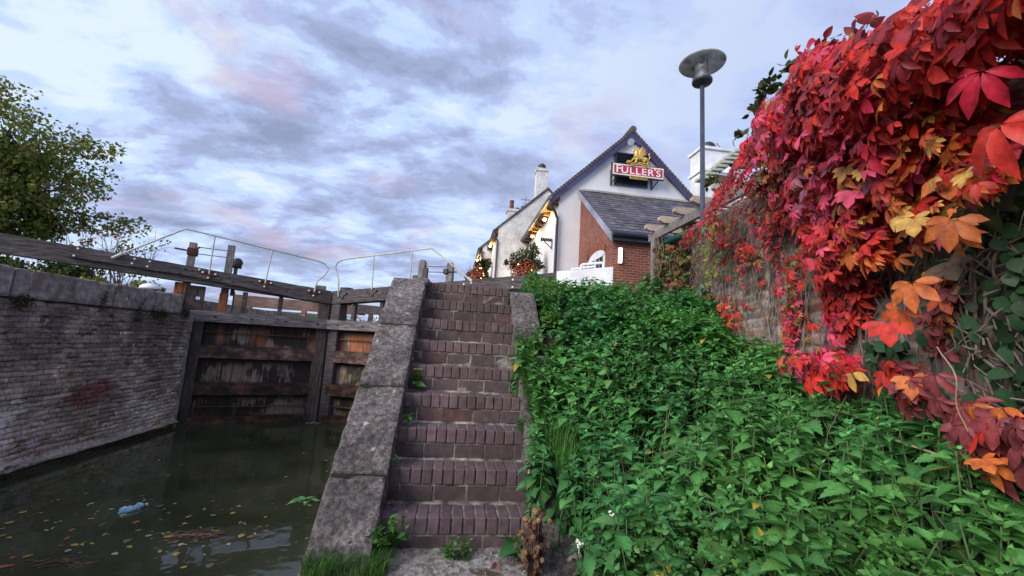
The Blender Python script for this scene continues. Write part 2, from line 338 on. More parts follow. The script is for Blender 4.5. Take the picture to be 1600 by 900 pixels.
mb = MB(); mb.add([(-.36, -4, -.196), (1.02, -4, -.196), (1.0, -.01, -.192), (-.02, -.01, -.192), (-.36, -.3, -.192)], [(0, 1, 2, 3, 4)])
def pathway():
    xs = np.linspace(-.37, 1.02, 60); ys = np.linspace(-3.5, .02, 120); X, Y = np.meshgrid(xs, ys, indexing='ij')
    Z = -.185 + (fbm(np.stack([X * 14, Y * 14, X * 0], -1), 9, 5) - .5) * .03
    n, k = X.shape; q = np.arange(n * k).reshape(n, k); Fc = np.stack([q[:-1, :-1], q[1:, :-1], q[1:, 1:], q[:-1, 1:]], -1).reshape(-1, 4)
    tag(npmesh('path', np.stack([X, Y, Z], -1).reshape(-1, 3), Fc, gravel, smooth=True), kind='structure')
pathway()
def watermat():
    m = bpy.data.materials.new('murky_canal_water'); m.use_nodes = True; N = m.node_tree.nodes; L = m.node_tree.links; b = N['Principled BSDF']
    tc = N.new('ShaderNodeTexCoord'); n = N.new('ShaderNodeTexNoise'); n.inputs['Scale'].default_value = 1.1; n.inputs['Detail'].default_value = 4; L.new(tc.outputs['Object'], n.inputs[0])
    r = N.new('ShaderNodeValToRGB'); L.new(n.outputs[0], r.inputs[0]); r.color_ramp.elements[0].position = .35; r.color_ramp.elements[0].color = (.025, .029, .014, 1)
    r.color_ramp.elements[1].position = .7; r.color_ramp.elements[1].color = (.050, .056, .030, 1); L.new(r.outputs[0], b.inputs['Base Color'])
    b.inputs['Roughness'].default_value = .05; b.inputs['IOR'].default_value = 1.33
    n2 = N.new('ShaderNodeTexNoise'); n2.inputs['Scale'].default_value = 3.2; n2.inputs['Detail'].default_value = 2; L.new(tc.outputs['Object'], n2.inputs[0])
    bp = N.new('ShaderNodeBump'); bp.inputs['Distance'].default_value = .005; L.new(n2.outputs[0], bp.inputs['Height']); L.new(bp.outputs[0], b.inputs['Normal']); return m
WM = watermat(); sheet('water', [q4(-6.2, -.38, -60, 36, WZ)], WM)
# ================================================================== left lock wall (brick face, one heightfield)
def brickfield(u, z, pitch, row, joint, seed, header=False):
    """returns (is-joint 0..1, per-brick random a, b)"""
    r = np.floor(z / row); fz = z / row - r
    wv = (_hash(r.astype(np.int64), 0 * r.astype(np.int64), 0 * r.astype(np.int64), seed + 5) - .5) * .3
    uu = u / pitch + np.where(r % 2 == 0, 0, .5) + wv; k = np.floor(uu); fu = uu - k
    eu = np.minimum(fu, 1 - fu) * pitch; ez = np.minimum(fz, 1 - fz) * row
    d = np.minimum(eu, ez); a = _hash(k.astype(np.int64), r.astype(np.int64), 0 * r.astype(np.int64), seed); b = _hash(k.astype(np.int64), r.astype(np.int64), 1 + 0 * r.astype(np.int64), seed)
    return np.clip(1 - d / joint, 0, 1), a, b
def gridfaces(n, k):
    q = np.arange(n * k).reshape(n, k); return np.stack([q[:-1, :-1], q[1:, :-1], q[1:, 1:], q[:-1, 1:]], -1).reshape(-1, 4)
def left_wall():
    ys = np.concatenate([np.arange(-14, 2.2, .12), np.arange(2.2, 7.56, .013)]); zs = np.arange(-1.35, 1.335, .0125)
    Y, Z = np.meshgrid(ys, zs, indexing='ij'); P = np.stack([Y, Z, Y * 0], -1)
    Yw = Y + (fbm(P * 1.3, 41) - .5) * .06; Zw = Z + (fbm(P * 1.1, 44) - .5) * .05
    j, a, b = brickfield(Yw, Zw, .235, .077, .012, 3)
    erode = fbm(P * 1.6, 12, 4); low = np.clip((-.05 - Z) / 1.0, 0, 1); fine = fbm(P * np.array([30, 60, 1]), 5, 3); er2 = fbm(P * np.array([5, 11, 1]), 17, 4)
    d = -j * (.010 + .016 * np.clip(er2 * 2 - .7, 0, 1)) + (fine - .5) * .010 + (a - .5) * .012 + (fbm(P * .7, 8) - .5) * .05
    d -= np.clip(er2 - .56, 0, 1) * .16 * (a > .25)
    led = np.clip((-.93 + (fbm(P * 2, 33) - .5) * .12 + (Y - 4) * -.02 - Z) / .05, 0, 1); d += led * (.10 + (fbm(P * 3, 21) - .5) * .10) * (1 - np.clip((-1.06 - Z) / .04, 0, 1) * .9)
    X = WX + d
    mo = (.5 + .5 * fine)[..., None]
    dark = np.array([.21, .18, .165]); brown = np.array([.40, .315, .25]); pink = np.array([.44, .30, .225]); pale = np.array([.52, .49, .49]); blk = np.array([.05, .042, .045])
    t = np.clip(.55 - .45 * Z + (erode - .5) * 1.4, 0, 1)[..., None]; col = dark * (1 - t) + brown * t
    col = np.where((a > .75)[..., None], col * .7 + pink * .3, col); col = np.where((a < .2)[..., None], col * .6 + blk * .4, col); col = col * (.75 + .5 * b[..., None])
    wh = np.clip((fbm(P * np.array([1.2, 2.2, 1]), 61, 4) - .50) * 5 + .5, 0, 1) * np.clip((.15 - Z) / .5 + .15, 0, 1) * np.clip(fbm(P * np.array([8, 20, 1]), 71, 3) * 2.6 - .75, 0, 1)
    wh = np.maximum(wh, np.clip((Y - 6.9) / .6, 0, 1) * np.clip(fbm(P * 6, 77, 3) * 2.2 - .8, 0, 1) * .55)
    col = col * (1 - .75 * wh[..., None]) + pale * .75 * wh[..., None]
    sp = (fbm(P * 9, 91, 2) > .84) | ((fbm(P * 19, 95, 1) > .94) & (Z > -.3) & (fbm(P * 1.5, 96, 2) > .5)); col = np.where(sp[..., None], np.array([.5, .48, .47]), col)
    jc = np.array([.25, .225, .20]) * mo; jd = np.array([.03, .026, .026]); jm = np.clip(er2 * 2.2 - .65, 0, 1)[..., None]
    col = col * (1 - j[..., None]) + (jc * (1 - jm) + jd * jm) * j[..., None]
    e = ((Y - 5.3) / .50 + (fbm(P * 3, 5) - .5) * .9) ** 2 + ((Z + .17 - (Y - 5.3) * .1) / .24 + (fbm(P * 4, 6) - .5) * .8) ** 2
    rp = np.clip((1.15 - e) * 1.6, 0, 1)[..., None] * .8; col = col * (1 - rp) + np.array([.13, .035, .035]) * rp
    col = col * (.55 + .9 * fbm(P * np.array([2.6, 3.4, 1]), 121, 4))[..., None]; vs_ = np.clip((fbm(P * np.array([3.2, .5, 1]), 131, 4) - .52) * 5, 0, 1)[..., None] * np.clip((Z + .3) / .8, 0, 1)[..., None] * .55; col = col * (1 - vs_) + np.array([.045, .04, .04]) * vs_
    lg = led[..., None]; col = col * (1 - lg) + np.array([.30, .275, .24]) * (.5 + fine[..., None]) * lg
    gap_dk = np.clip((-1.03 - Z) / .06, 0, 1)[..., None]; col = col * (1 - .75 * gap_dk); gr = np.clip((Y - 6.6) / .4, 0, 1)[..., None] * lg * np.clip(fbm(P * 5, 14)[..., None] * 3 - 1, 0, 1); col = col * (1 - gr) + np.array([.16, .17, .04]) * gr  # darker in the gap under the ledge, down to the water; green at the far end
    o = npmesh('lock_wall', np.stack([X, Y, Z], -1).reshape(-1, 3), gridfaces(*X.shape), lockbrick, col.reshape(-1, 3))
    root = thing('lock_side_wall', 'long weathered brick lock wall with tooled stone coping above the dark water', 'lock wall', (WX, 5, WZ))
    o.name = 'brick_face'; o.parent = root; o.matrix_parent_inverse = Matrix.Translation((-WX, -5, -WZ))
    bk = MB(); bk.box((WX - .6, -14, -1.6), (WX - .06, 7.66, 1.30)); b_ = bk.build('backing', mortar, root); b_.location = (-WX, -5, -WZ)
    en = MB(); V, Q = rounded((-6.1, 7.555, -1.3), (WX + .01, 7.66, 1.33), (6, 3, 60), .02, .012, 9, 3)
    eo = npmesh('end_quoin', V, Q, coping, parent=root); eo.location = (-WX, -5, -WZ)
    ys = [-14, -9, -5, -1.6, .4, 2.1, 3.62, 5.32, 6.32, 7.17]
    for i in range(len(ys) - 1):
        V, Q = rounded((WX - .55, ys[i] + .006, 1.335), (WX + .03, ys[i + 1] - .006, 1.75 + (.01 if i % 2 else 0)), (10, max(8, int((ys[i + 1] - ys[i]) * 24)), 12), .035, .012, 8, 50 + i)
        c_ = npmesh('coping_stone', V, Q, coping, parent=root, smooth=True); c_.location = (-WX, -5, -WZ)
    # chamber wall beyond the gates
    ch = MB(); ch.box((-6.3, 8.0, -1.6), (-5.95, 36, 1.735)); c2 = ch.build('chamber_wall', coping, root); c2.location = (-WX, -5, -WZ)
left_wall()
# ================================================================== brick steps and their parapets
def staircase():
    root = thing('brick_staircase', 'flight of purple engineering-brick steps climbing between two sloping concrete parapets', 'staircase', (.475, 0, -.2))
    off = (-.475, 0, .2)
    for i in range(9):
        z, y = i * H, i * G; mb = MB(); mo = MB()
        w = .95 if i < 8 else .945
        nb = 13; p = (w + .02) / nb
        tone = 1 - .05 * i
        for k in range(nb):
            c = np.array([.115, .078, .087]) * rng.uniform(.82, 1.2); c = c * (1 - .02 * i) + np.array([.02, .012, .0]) * (i / 8) ; 
            
            d = rng.uniform(-.003, .003)
            mb.chbox((-.01 + k * p + .004, y + d, z - .103 + rng.uniform(-.002, .002)), (-.01 + (k + 1) * p - .004, y + .217, z + rng.uniform(-.0015, .0015)), .0055, tuple(c), .0012)
        off_ = (.10 if i % 2 else -.02) + rng.uniform(-.02, .02); x = -.01 - (.23 - off_) % .23
        while x < w:
            x0, x1 = max(x + .005, -.01), min(x + .225, w + .008)
            if x1 - x0 > .03:
                c = np.array([.085, .060, .060]) * rng.uniform(.8, 1.25)
                if rng.random() < .10: c = c * np.array([1.2, .95, .9])
                mb.chbox((x0, y + .008 + rng.uniform(-.003, .004), z - .212), (x1, y + .12, z - .113), .004, tuple(c), .0012)
            x += .23
        mo.box((-.015, y + .012, z - .2205), (w + .012, y + .30, z - .009 + .004))
        V = mo
        s_ = mb.build('step', stepbrick, root, attr=True); s_.location = off
        V = mo.build('mortar', mortar, s_)
        # a swept line of grit at the back of each tread
        gr = MB(); n = 60; xs_ = np.linspace(0, w, n)
        V_ = []; 
        for k in range(n): h_ = z + .002 + .010 * vn(np.array([[xs_[k] * 25, i * 3.0, 0]]))[0]; f_ = y + .232 - .03 * vn(np.array([[xs_[k] * 18, i * 7.0, 0]]))[0]; V_ += [(xs_[k], f_, z - .004), (xs_[k], y + .238, h_), (xs_[k], y + .26, h_)]
        gr.add(V_, [(3 * k + a, 3 * k + 3 + a, 3 * k + 4 + a, 3 * k + 1 + a) for k in range(n - 1) for a in (0, 1)])
        gr.build('joint_mortar', mortar, s_)
    return root
staircase()
def parapet(name, label, x0, x1, off, ys, ztop, seed, cap):
    root = thing(name, label, 'parapet', ((x0 + x1) / 2, .5, -.2)); o_ = (-(x0 + x1) / 2, -.5, .2)
    for i in range(len(ys) - 1):
        def sh(P): Q = P.copy(); Q[:, 2] = P[:, 2] + TH * P[:, 1] + off; Q[:, 2] = np.minimum(Q[:, 2], ztop + (P[:, 2]) * .25); return Q
        L_ = ys[i + 1] - ys[i]
        V, Q = rounded((x0, ys[i] + .010, -.62), (x1, ys[i + 1] - .010, 0), (18, int(L_ * 75), 26), .022, .013, 16, seed + i, sh)
        p = npmesh('slab', V, Q, concrete, parent=root, smooth=True); p.location = o_
    for i in range(1, len(ys) - 1):
        yy = ys[i]; mb = MB(); f = lambda y, d: TH * y + off + d
        mb.hexa([(x0 + .012, yy - .010, f(yy, -.4)), (x1 - .012, yy - .010, f(yy, -.4)), (x1 - .012, yy + .010, f(yy, -.4)), (x0 + .012, yy + .010, f(yy, -.4))], [(x0 + .012, yy - .010, f(yy - .010, -.014)), (x1 - .012, yy - .010, f(yy - .010, -.014)), (x1 - .012, yy + .010, f(yy + .010, -.014)), (x0 + .012, yy + .010, f(yy + .010, -.014))])
        j_ = mb.build('joint', mat('joint_shade_fill', [(.35, (.008, .008, .006)), (.65, (.03, .03, .016))], 30, bump=.004), root); j_.location = o_  # dark filling strip, painted in for the shade of the open slab gap
    if cap:
        V, Q = rounded(cap[0], cap[1], (14, 14, 6), .03, .008, 12, seed + 9); p = npmesh('cap_stone', V, Q, concrete, parent=root, smooth=True); p.location = o_
    return root
parapet('stair_parapet', 'wide sloping lichen-speckled concrete parapet between the steps and the water', -.37, -.004, .10, [-1.2, .13, .70, 1.28, 1.95], 1.775, 20, ((-.16, 1.86, 1.70), (.03, 2.2, 1.80)))
parapet('stair_parapet', 'sloping concrete parapet half buried by nettles and grass beside the steps', .958, 1.24, .06, [-.9, .2, 1.1, 1.86], 1.74, 60, None)
def wingwall():
    root = thing('wing_wall', 'battered brick retaining wall under the speckled parapet, dropping to the water', 'retaining wall', (-.45, 1, WZ)); o_ = (.45, -1, -WZ)
    mb = MB()
    mb.hexa([(-.52, -12, -1.6), (-.05, -12, -1.6), (-.05, 2, -1.6), (-.52, 2, -1.6)], [(-.36, -12, -.25), (-.05, -12, -.25), (-.05, 2, TH * 1.95 - .55), (-.36, 2, TH * 1.95 - .55)]) if False else None
    ys = list(np.linspace(-12, -.9, 6)) + list(np.linspace(-.4, 8.05, 28)); top = [float(np.clip(TH * y - .50, -.24 if y < .3 else -.5, 1.5)) for y in ys]
    for i in range(len(ys) - 1):
        y0, y1, t0, t1 = ys[i], ys[i + 1], top[i], top[i + 1]
        if y0 > 1.9: t0 = t1 = 1.5
        mb.hexa([(-.50, y0, -1.6), (-.02, y0, -1.6), (-.02, y1, -1.6), (-.50, y1, -1.6)], [(-.375, y0, t0), (-.02, y0, t0), (-.02, y1, t1), (-.375, y1, t1)])
    b = mb.build('brick_face', mat('wing_wall_brick', [(.3, (.08, .07, .07)), (.7, (.16, .13, .125))], 6, bump=.01, brick=(.23, .075, .01, (.22, .2, .18), (.16, .12, .11), (.09, .075, .075))), root); b.location = o_
    for k in range(6):
        y0 = 1.99 + k * 1.0; V, Q = rounded((-.40, y0 + .005, 1.505), (.10 if k > 1 else -.02, y0 + .99, 1.745), (8, 16, 8), .03, .01, 8, 80 + k); c = npmesh('coping_stone', V, Q, coping, parent=root, smooth=True); c.location = o_
    mb = MB(); mb.box((-.38, 8.06, -1.6), (.0, 36, 1.72)); b = mb.build('chamber_wall', coping, root); b.location = o_
    # landing behind the top step
    mb = MB(); mb.box((-.0, 2.21, 1.5), (1.3, 3.3, 1.758)); b = mb.build('landing', coping, root); b.location = o_
wingwall()
# ================================================================== lock gates
ANG = math.atan2(.99, 2.66)
def beam(mb, s0, s1, zt, zb, y0, y1, bow=0, n=12, tap=0):
    """prismatic timber along local x with linear top/bottom lines"""
    xs = np.linspace(s0, s1, n); lo = []; vs = []; fs = []
    for i, x in enumerate(xs):
        j = rng.uniform(-.004, .004, 4)
        vs += [(x, y0 + j[0], zb(x) + j[1]), (x, y1, zb(x) + j[1]), (x, y1, zt(x) + j[2]), (x, y0 + j[3], zt(x) + j[2])]
    for i in range(n - 1):
        for k in range(4): fs.append((i * 4 + k, i * 4 + (k + 1) % 4, i * 4 + 4 + (k + 1) % 4, i * 4 + 4 + k))
    fs += [(0, 1, 2, 3), tuple(range(4 * n - 4, 4 * n))[::-1]]
    return mb.add(vs, fs)
class Bolts:
    def __init__(s): s.p = []
    def build(s, name, m, par):
        one = MB(); bolt(one, 0, 0, 0, 1, .6); first = None
        for (x, y, z, r) in s.p:
            if first is None: o = first = one.build('bolt', m, par)
            else: o = first.copy(); C.objects.link(o); o.parent = par
            o.location = (x, y, z); o.scale = (r, r, r)
def bolt(mb, x, z, y=0, r=.022, h=.018):
    if isinstance(mb, Bolts): mb.p.append((x, y, z, r)); return mb
    mb.lathe([(r, 0), (r, h * .6), (r * .6, h)], (x, y, z), 8, (0, -1, 0)); return mb
def tbracket(root, x, z, tilt, dark):
    mb = MB(); m = iron if dark else rust
    mb.prism([(-.15, .06), (.15, .06), (.15, .015), (.04, -.02), (.035, -.10), (-.035, -.10), (-.04, -.02), (-.15, .015)], 'y', -.016, .0)
    b = mb.build('bracket', m, root); b.location = (x, -.004, z); b.rotation_euler = (0, tilt, 0)
    bb = Bolts()
    for (dx, dz) in ((-.125, .037), (.125, .037), (0, -.075)): bolt(bb, dx, dz, -.016, .024)
    bb.build('bracket_bolts', iron if dark else bolt_white, b)
def leaf_common(root, s0, s1, mirror, tag_):
    """gate leaf body. s0 = heel side x, s1 = mitre side x (local)"""
    lo, hi = min(s0, s1), max(s0, s1); sg = 1 if s1 > s0 else -1
    p = MB(); p.box((min(s0 - .13 * sg, s0 + .15 * sg), .02, -1.5), (max(s0 - .13 * sg, s0 + .15 * sg), .34, 1.20)); p.build('heel_post', timber_wet, root)
    x0, x1 = sorted((s1 - .28 * sg, s1 - .008 * sg)); p = MB(); p.chbox((x0, .03, -1.5), (x1, .36, 1.90), .015); p.build('mitre_post', timber_up if not mirror else timber, root)
    xt0, xt1 = sorted((s1 - .42 * sg, s1 - .15 * sg)); p = MB(); p.chbox((xt0, .10, 1.9), (xt1, .34, 2.37), .012); p.build('mitre_post_head', timber_grey if not mirror else timber, root)
    # top rail (front face at y = 0)
    b = MB(); beam(b, lo - .14, hi - .002 if not mirror else hi, lambda x: 1.46 + .006 * math.sin(9 * x), lambda x: 1.215, -.10, .26); t = b.build('top_rail', timber_grey if False else mat('grey_rail_timber', [(.3, (.055, .045, .045)), (.5, (.15, .13, .135)), (.68, (.30, .275, .28))], 3.5, (1, 7, 9), .8, .004, 16), root)
    bb = Bolts()
    for q in (.1, .36, .62, .88): bolt(bb, lo + (hi - lo) * q + .07, 1.34, -.10, .03, .01)
    bb.build('rail_bolts', iron, t)
    for (zt, zb, y0) in ((.66, .36, .03), (-.22, -.50, .03), (-1.00, -1.45, .0)):
        b = MB(); beam(b, lo + .12, hi - .24, lambda x: zt, lambda x: zb, y0, y0 + .22); b.build('cross_rail', timber_rail if zt > 0 else (mat('wet_stained_rail', [(.36, (.012, .010, .009)), (.5, (.045, .026, .018)), (.6, (.12, .05, .03)), (.75, (.20, .13, .11))], 2.2, (1.5, 3, 3), .6, .004, 16)), root)
    xs = np.arange(lo + .1, hi - .1, .012); zs = np.arange(-1.5, 1.26, .014); X_, Z_ = np.meshgrid(xs, zs, indexing='ij'); P_ = np.stack([X_ + (9 if mirror else 0), Z_, X_ * 0], -1)
    pw = .205; k_ = np.floor(X_ / pw + .17 * np.sin(np.floor(X_ / pw))); fx = X_ / pw - np.floor(X_ / pw); gro = np.clip(1 - np.minimum(fx, 1 - fx) * pw / .010, 0, 1); pr_ = _hash(k_.astype(np.int64), 0 * k_.astype(np.int64), 0 * k_.astype(np.int64), 4)
    grain = fbm(P_ * np.array([42, 4, 1]), 8, 4); patch = fbm(P_ * np.array([2.6, 2.2, 1]), 19, 4) + (pr_ - .5) * .12 + (grain - .5) * .30
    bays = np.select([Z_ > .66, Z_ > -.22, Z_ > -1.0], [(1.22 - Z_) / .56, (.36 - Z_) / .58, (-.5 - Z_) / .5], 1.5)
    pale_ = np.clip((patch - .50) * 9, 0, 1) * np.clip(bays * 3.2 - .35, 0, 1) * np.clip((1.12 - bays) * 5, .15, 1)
    dk = np.array([.030, .022, .018]); pl_ = np.array([.235, .175, .15]) * (.6 + .8 * grain[..., None]); og = np.array([.30, .105, .045]) * (.5 + grain[..., None]); gn = np.array([.10, .115, .03])
    tone_ = np.clip((fbm(P_ * 2.0, 51, 3) - .45) * 4, 0, 1)[..., None]; pl_ = pl_ * (1 - .5 * tone_) + np.array([.26, .15, .105]) * .5 * tone_
    ow = np.clip((fbm(P_ * np.array([2.2, 1.2, 1]), 71, 3) - (.44 if mirror else .60)) * 6, 0, 1) * np.clip((Z_ - .45) / .2, 0, 1); pl_ = pl_ * (1 - ow[..., None]) + og * ow[..., None]; pale_ = np.maximum(pale_, ow * .8 * np.clip(bays * 3, 0, 1))
    gw_ = np.clip((fbm(P_ * np.array([5, 4, 1]), 91, 3) - .60) * 8, 0, 1)[..., None] * np.clip((.3 - Z_) * 2, 0, 1)[..., None] * .7
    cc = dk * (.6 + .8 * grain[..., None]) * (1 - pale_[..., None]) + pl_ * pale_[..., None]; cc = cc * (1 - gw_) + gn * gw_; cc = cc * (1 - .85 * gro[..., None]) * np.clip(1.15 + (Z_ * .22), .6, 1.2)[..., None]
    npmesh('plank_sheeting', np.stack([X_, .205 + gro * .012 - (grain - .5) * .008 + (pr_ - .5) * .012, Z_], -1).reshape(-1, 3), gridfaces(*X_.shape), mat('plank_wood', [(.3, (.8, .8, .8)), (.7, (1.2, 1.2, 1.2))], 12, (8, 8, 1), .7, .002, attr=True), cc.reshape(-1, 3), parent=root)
    b = MB(); b.box((lo + .1, .23, -1.5), (hi - .1, .29, 1.25)); b.build('sheeting_back', timber_wet, root)
    for (za, zb_) in ((.97, .93), (-.78, -.66)):
        b = MB(); b.box((lo + .1, .12, -.011), (hi - .22, .145, .011)); r = b.build('tie_rod', rust_rod, root); r.location = (0, 0, za)
    # diagonal brace and small fixings
    return root
def lockgate_left():
    root = thing('lock_gate', 'left leaf of the timber mitre gates, stained red and brown, with its white handrail', 'lock gate', (-5.68, 7.78, 0), ANG, 'mitre lock gates')
    leaf_common(root, 0, 2.838, False, 'l')
    zt = lambda x: 2.26 - .078 * (x - 2.53); zb = lambda x: 1.905 - .069 * (x - 2.7)
    b = MB(); beam(b, -5.6, 2.83, lambda x: zt(x) - (.02 if x > -2.4 else .0), lambda x: zb(x), .05, .40, n=26); bm_ = b.build('balance_beam', timber, root)
    b = MB(); beam(b, -2.38, 2.832, zt, lambda x: zb(x) + .14 * np.clip((2.2 - x) / 2.6, 0, 1), -.02, .052, n=20); b.build('facing_timber', timber, bm_)
    bb = Bolts(); 
    for s, z in ((-2.23, 2.58), (-2.27, 2.42), (-1.29, 2.5), (-1.32, 2.39), (-1.02, 2.48), (-1.05, 2.36), (-.10, 2.42)): bolt(bb, s, z, -.02, .022)
    bb.build('painted_bolts', bolt_white, bm_); bb = Bolts()
    for s, z in ((-.39, 2.40), (-.25, 2.38), (-.47, 2.29), (.33, 2.24), (.5, 2.30), (.58, 2.22), (.95, 2.26), (1.75, 2.12)): bolt(bb, s, z, -.02, .024, .012)
    bb.build('iron_bolts', iron, bm_)
    for s, z in ((.10, 2.33), (1.27, 2.26), (2.40, 2.15)): tbracket(root, s, z - .01, R(4), False)
    for c in root.children:
        if c.name.startswith('bracket'): c.location.y = -.024
    # paddle posts
    for s, w, z1, mt in ((-.385, .14, 3.12, timber_grey), (.40, .15, 3.18, timber_grey)):
        b = MB(); b.hexa([(s - w / 2 - .05 * 0, .41, 1.46), (s + w / 2, .41, 1.46), (s + w / 2, .55, 1.46), (s - w / 2, .55, 1.46)], [(s - w / 2 + .0, .41, z1), (s + w / 2, .41, z1), (s + w / 2, .55, z1), (s - w / 2, .55, z1)]); b.build('paddle_post', mt, root)
    b = MB(); b.chbox((.33, .25, 1.46), (.50, .40, 1.93), .006); b.build('post_foot', orange_timber, root)
    for dz in (3.03, 2.86):
        b = MB(); b.tube([(-.33, .48, dz), (.34, .48, dz)], .011, 6); b.build('paddle_rod', rust_rod, root)
    b = MB(); b.chbox((-.47, .36, 2.80), (-.28, .60, 2.98), .01); b.tube([(-.72, .40, 2.92), (-.44, .40, 2.90)], .022, 6); b.tube([(-.30, .5, 2.98), (-.25, .5, 3.04)], .02, 6); b.build('ratchet', rust, root)
    b = MB(); b.chbox((.47, .36, 2.62), (.67, .60, 2.82), .02); b.lathe([(.05, 0), (.11, .02), (.11, .10), (.05, .12)], (.60, .34, 2.74), 12, (0, -1, 0)); b.chbox((.52, .40, 1.9), (.60, .47, 2.65), .005); b.tube([(.62, .30, 1.2), (.62, .30, 2.0)], .02, 6); b.build('paddle_gear', iron, root)
    # uprights between rail and beam
    for s in (.87, 1.66):
        b = MB(); b.chbox((s - .05, .12, 1.44), (s + .05, .24, 2.0), .005); b.build('upright', timber, root)
    b = MB(); b.chbox((-.56, .20, 1.18), (-.33, .42, 2.10), .01); b.build('anchor_block', orange_timber, root)
    b = MB(); b.chbox((-.60, .13, 1.34), (-.33, .20, 1.66), .008); b.build('anchor_collar', iron, root)
    b = MB(); b.box((-.33, .22, 1.8), (.02, .38, 2.05)); b.box((-.33, .22, 1.44), (-.15, .38, 1.8)); b.box((-.15, .22, 1.44), (.02, .38, 1.64)); b.box((-.04, .22, 1.64), (.02, .38, 1.8)); b.build('heel_block', timber_up, root)
    # handrail
    hp = [(-1.66, -.06, 2.46), (-.52, -.06, 3.31), (-.45, -.06, 3.335), (-.36, -.06, 3.33), (2.40, -.06, 3.00), (2.56, -.06, 2.95), (2.66, -.06, 2.85), (2.66, -.06, 2.75), (2.56, -.06, 2.60), (2.44, -.06, 2.45), (2.41, -.06, 2.30), (2.41, -.04, 2.17)]
    b = MB(); b.tube(hp, .020, 8); b.tube([(-1.66, -.02, 2.46), (-1.50, -.06, 2.58)], .035, 8); h = b.build('handrail', white_metal, root, smooth=False)
    for a, c in (((.10, -.06, 3.28), (.10, -.03, 2.34)), ((1.33, -.06, 3.13), (1.27, -.03, 2.26))):
        b = MB(); b.tube([a, c], .017, 8); b.build('stanchion', white_metal, h)
    b = MB(); b.box((2.79, .09, -1.4), (2.88, .30, 1.9)); b.box((2.79, .07, 1.9), (2.86, .33, 2.2)); b.build('seam_blocker', timber_wet, root)  # added strip behind the mitre seam, stops sky light showing between the leaves
    return root
def lockgate_right():
    root = thing('lock_gate', 'right leaf of the timber mitre gates, with black brackets and a white-ended beam', 'lock gate', (-.36, 7.78, 0), -ANG, 'mitre lock gates')
    D = 2.838
    leaf_common(root, 0, -D, True, 'r')
    zt = lambda x: 2.24 + .105 * (x + D); zb = lambda x: 1.895 + .10 * (x + D)
    b = MB(); beam(b, -D + .003, 6.06 - D, zt, zb, 0.0, .36, n=26); bm_ = b.build('balance_beam', timber, root)
    b = MB(); beam(b, -D + 3.2, 6.055 - D, lambda x: zt(x) - .03, lambda x: zb(x) + .03, -.05, .01, n=8); b.build('facing_timber', timber, bm_)
    b = MB(); beam(b, 6.06 - D, 7.36 - D, lambda x: 2.89 + .105 * (x + D - 6.06), lambda x: 2.49 + .075 * (x + D - 6.06), -.06, .34, n=4); b.build('painted_beam_end', white_paint, root)
    b = MB(); b.tube([(6.62 - D, .05, 2.9), (6.62 - D, .05, 3.06), (6.65 - D, .05, 3.09), (7.10 - D, .05, 3.14), (7.14 - D, .05, 3.11), (7.14 - D, .05, 2.95)], .03, 8); b.tube([(6.38 - D, .3, 2.9), (6.38 - D, .3, 3.02), (6.95 - D, .3, 3.1), (6.95 - D, .3, 2.95)], .025, 8); b.build('beam_handle', white_paint, root)
    for s in (.32, 1.20): tbracket(root, s - D, zt(s - D) - .13, R(-6), True)
    bb = Bolts()
    for s, dz in ((.85, .2), (1.52, .14), (4.2, .1), (4.35, .12)): bolt(bb, s - D, zt(s - D) - dz, -.003, .02)
    bb.build('iron_bolts', iron, bm_)
    bb = Bolts()
    for s, dz in ((3.75, .12), (3.95, .09), (5.0, .1), (5.0, .28)): bolt(bb, s - D, zt(s - D) - dz, -.051 if s > 3.2 else 0, .026)
    bb.build('painted_bolts', bolt_white, bm_)
    for s in (.62, 1.44):
        b = MB(); b.chbox((s - D - .05, .12, 1.44), (s - D + .05, .24, 2.1), .005); b.build('upright', timber, root)
    for s, z1 in ((2.36, 3.22), (3.16, 3.16)):
        w = .085; b = MB(); pr = [(s - D - w, 1.4), (s - D + w, 1.4), (s - D + w, z1 - .07), (s - D + .05, z1), (s - D - .05, z1), (s - D - w, z1 - .07)]
        b.prism(pr, 'y', .37, .52); b.build('paddle_post', timber_grey, root)
    b = MB(); b.chbox((2.42 - D, .33, 2.2), (2.56 - D, .41, 3.0), .01); b.chbox((2.10 - D, .40, 2.62), (2.26 - D, .56, 2.8), .02); b.chbox((2.17 - D, .4, 2.2), (2.25 - D, .5, 2.7), .01); b.build('paddle_gear', iron, root)
    for dz in (3.05, 2.90):
        b = MB(); b.tube([(2.44 - D, .44, dz), (3.12 - D, .44, dz)], .011, 6); b.build('paddle_rod', rust_rod, root)
    b = MB(); b.chbox((3.0 - D, .33, 2.84), (3.14 - D, .5, 2.98), .02); b.tube([(3.05 - D, .36, 2.9), (3.38 - D, .36, 2.9)], .018, 6); b.build('ratchet', iron, root)
    hp = [(3.96 - D, -.06, 2.60), (2.86 - D, -.06, 3.40), (2.80 - D, -.06, 3.43), (2.72 - D, -.06, 3.425), (.40 - D, -.06, 3.125), (.22 - D, -.06, 3.09), (.10 - D, -.06, 3.02), (.05 - D, -.06, 2.90), (.10 - D, -.06, 2.76), (.20 - D, -.06, 2.55), (.22 - D, -.06, 2.35), (.22 - D, -.02, 2.1)]
    b = MB(); b.tube(hp, .020, 8); b.tube([(3.96 - D, -.06, 2.60), (3.84 - D, -.06, 2.69)], .035, 8); h = b.build('handrail', white_metal, root)
    for a, c in (((1.18 - D, -.06, 3.225), (1.20 - D, -.03, 2.3)), ((2.27 - D, -.06, 3.365), (2.28 - D, -.03, 2.4))):
        b = MB(); b.tube([a, c], .017, 8); b.build('stanchion', white_metal, h)
lockgate_left(); lockgate_right()
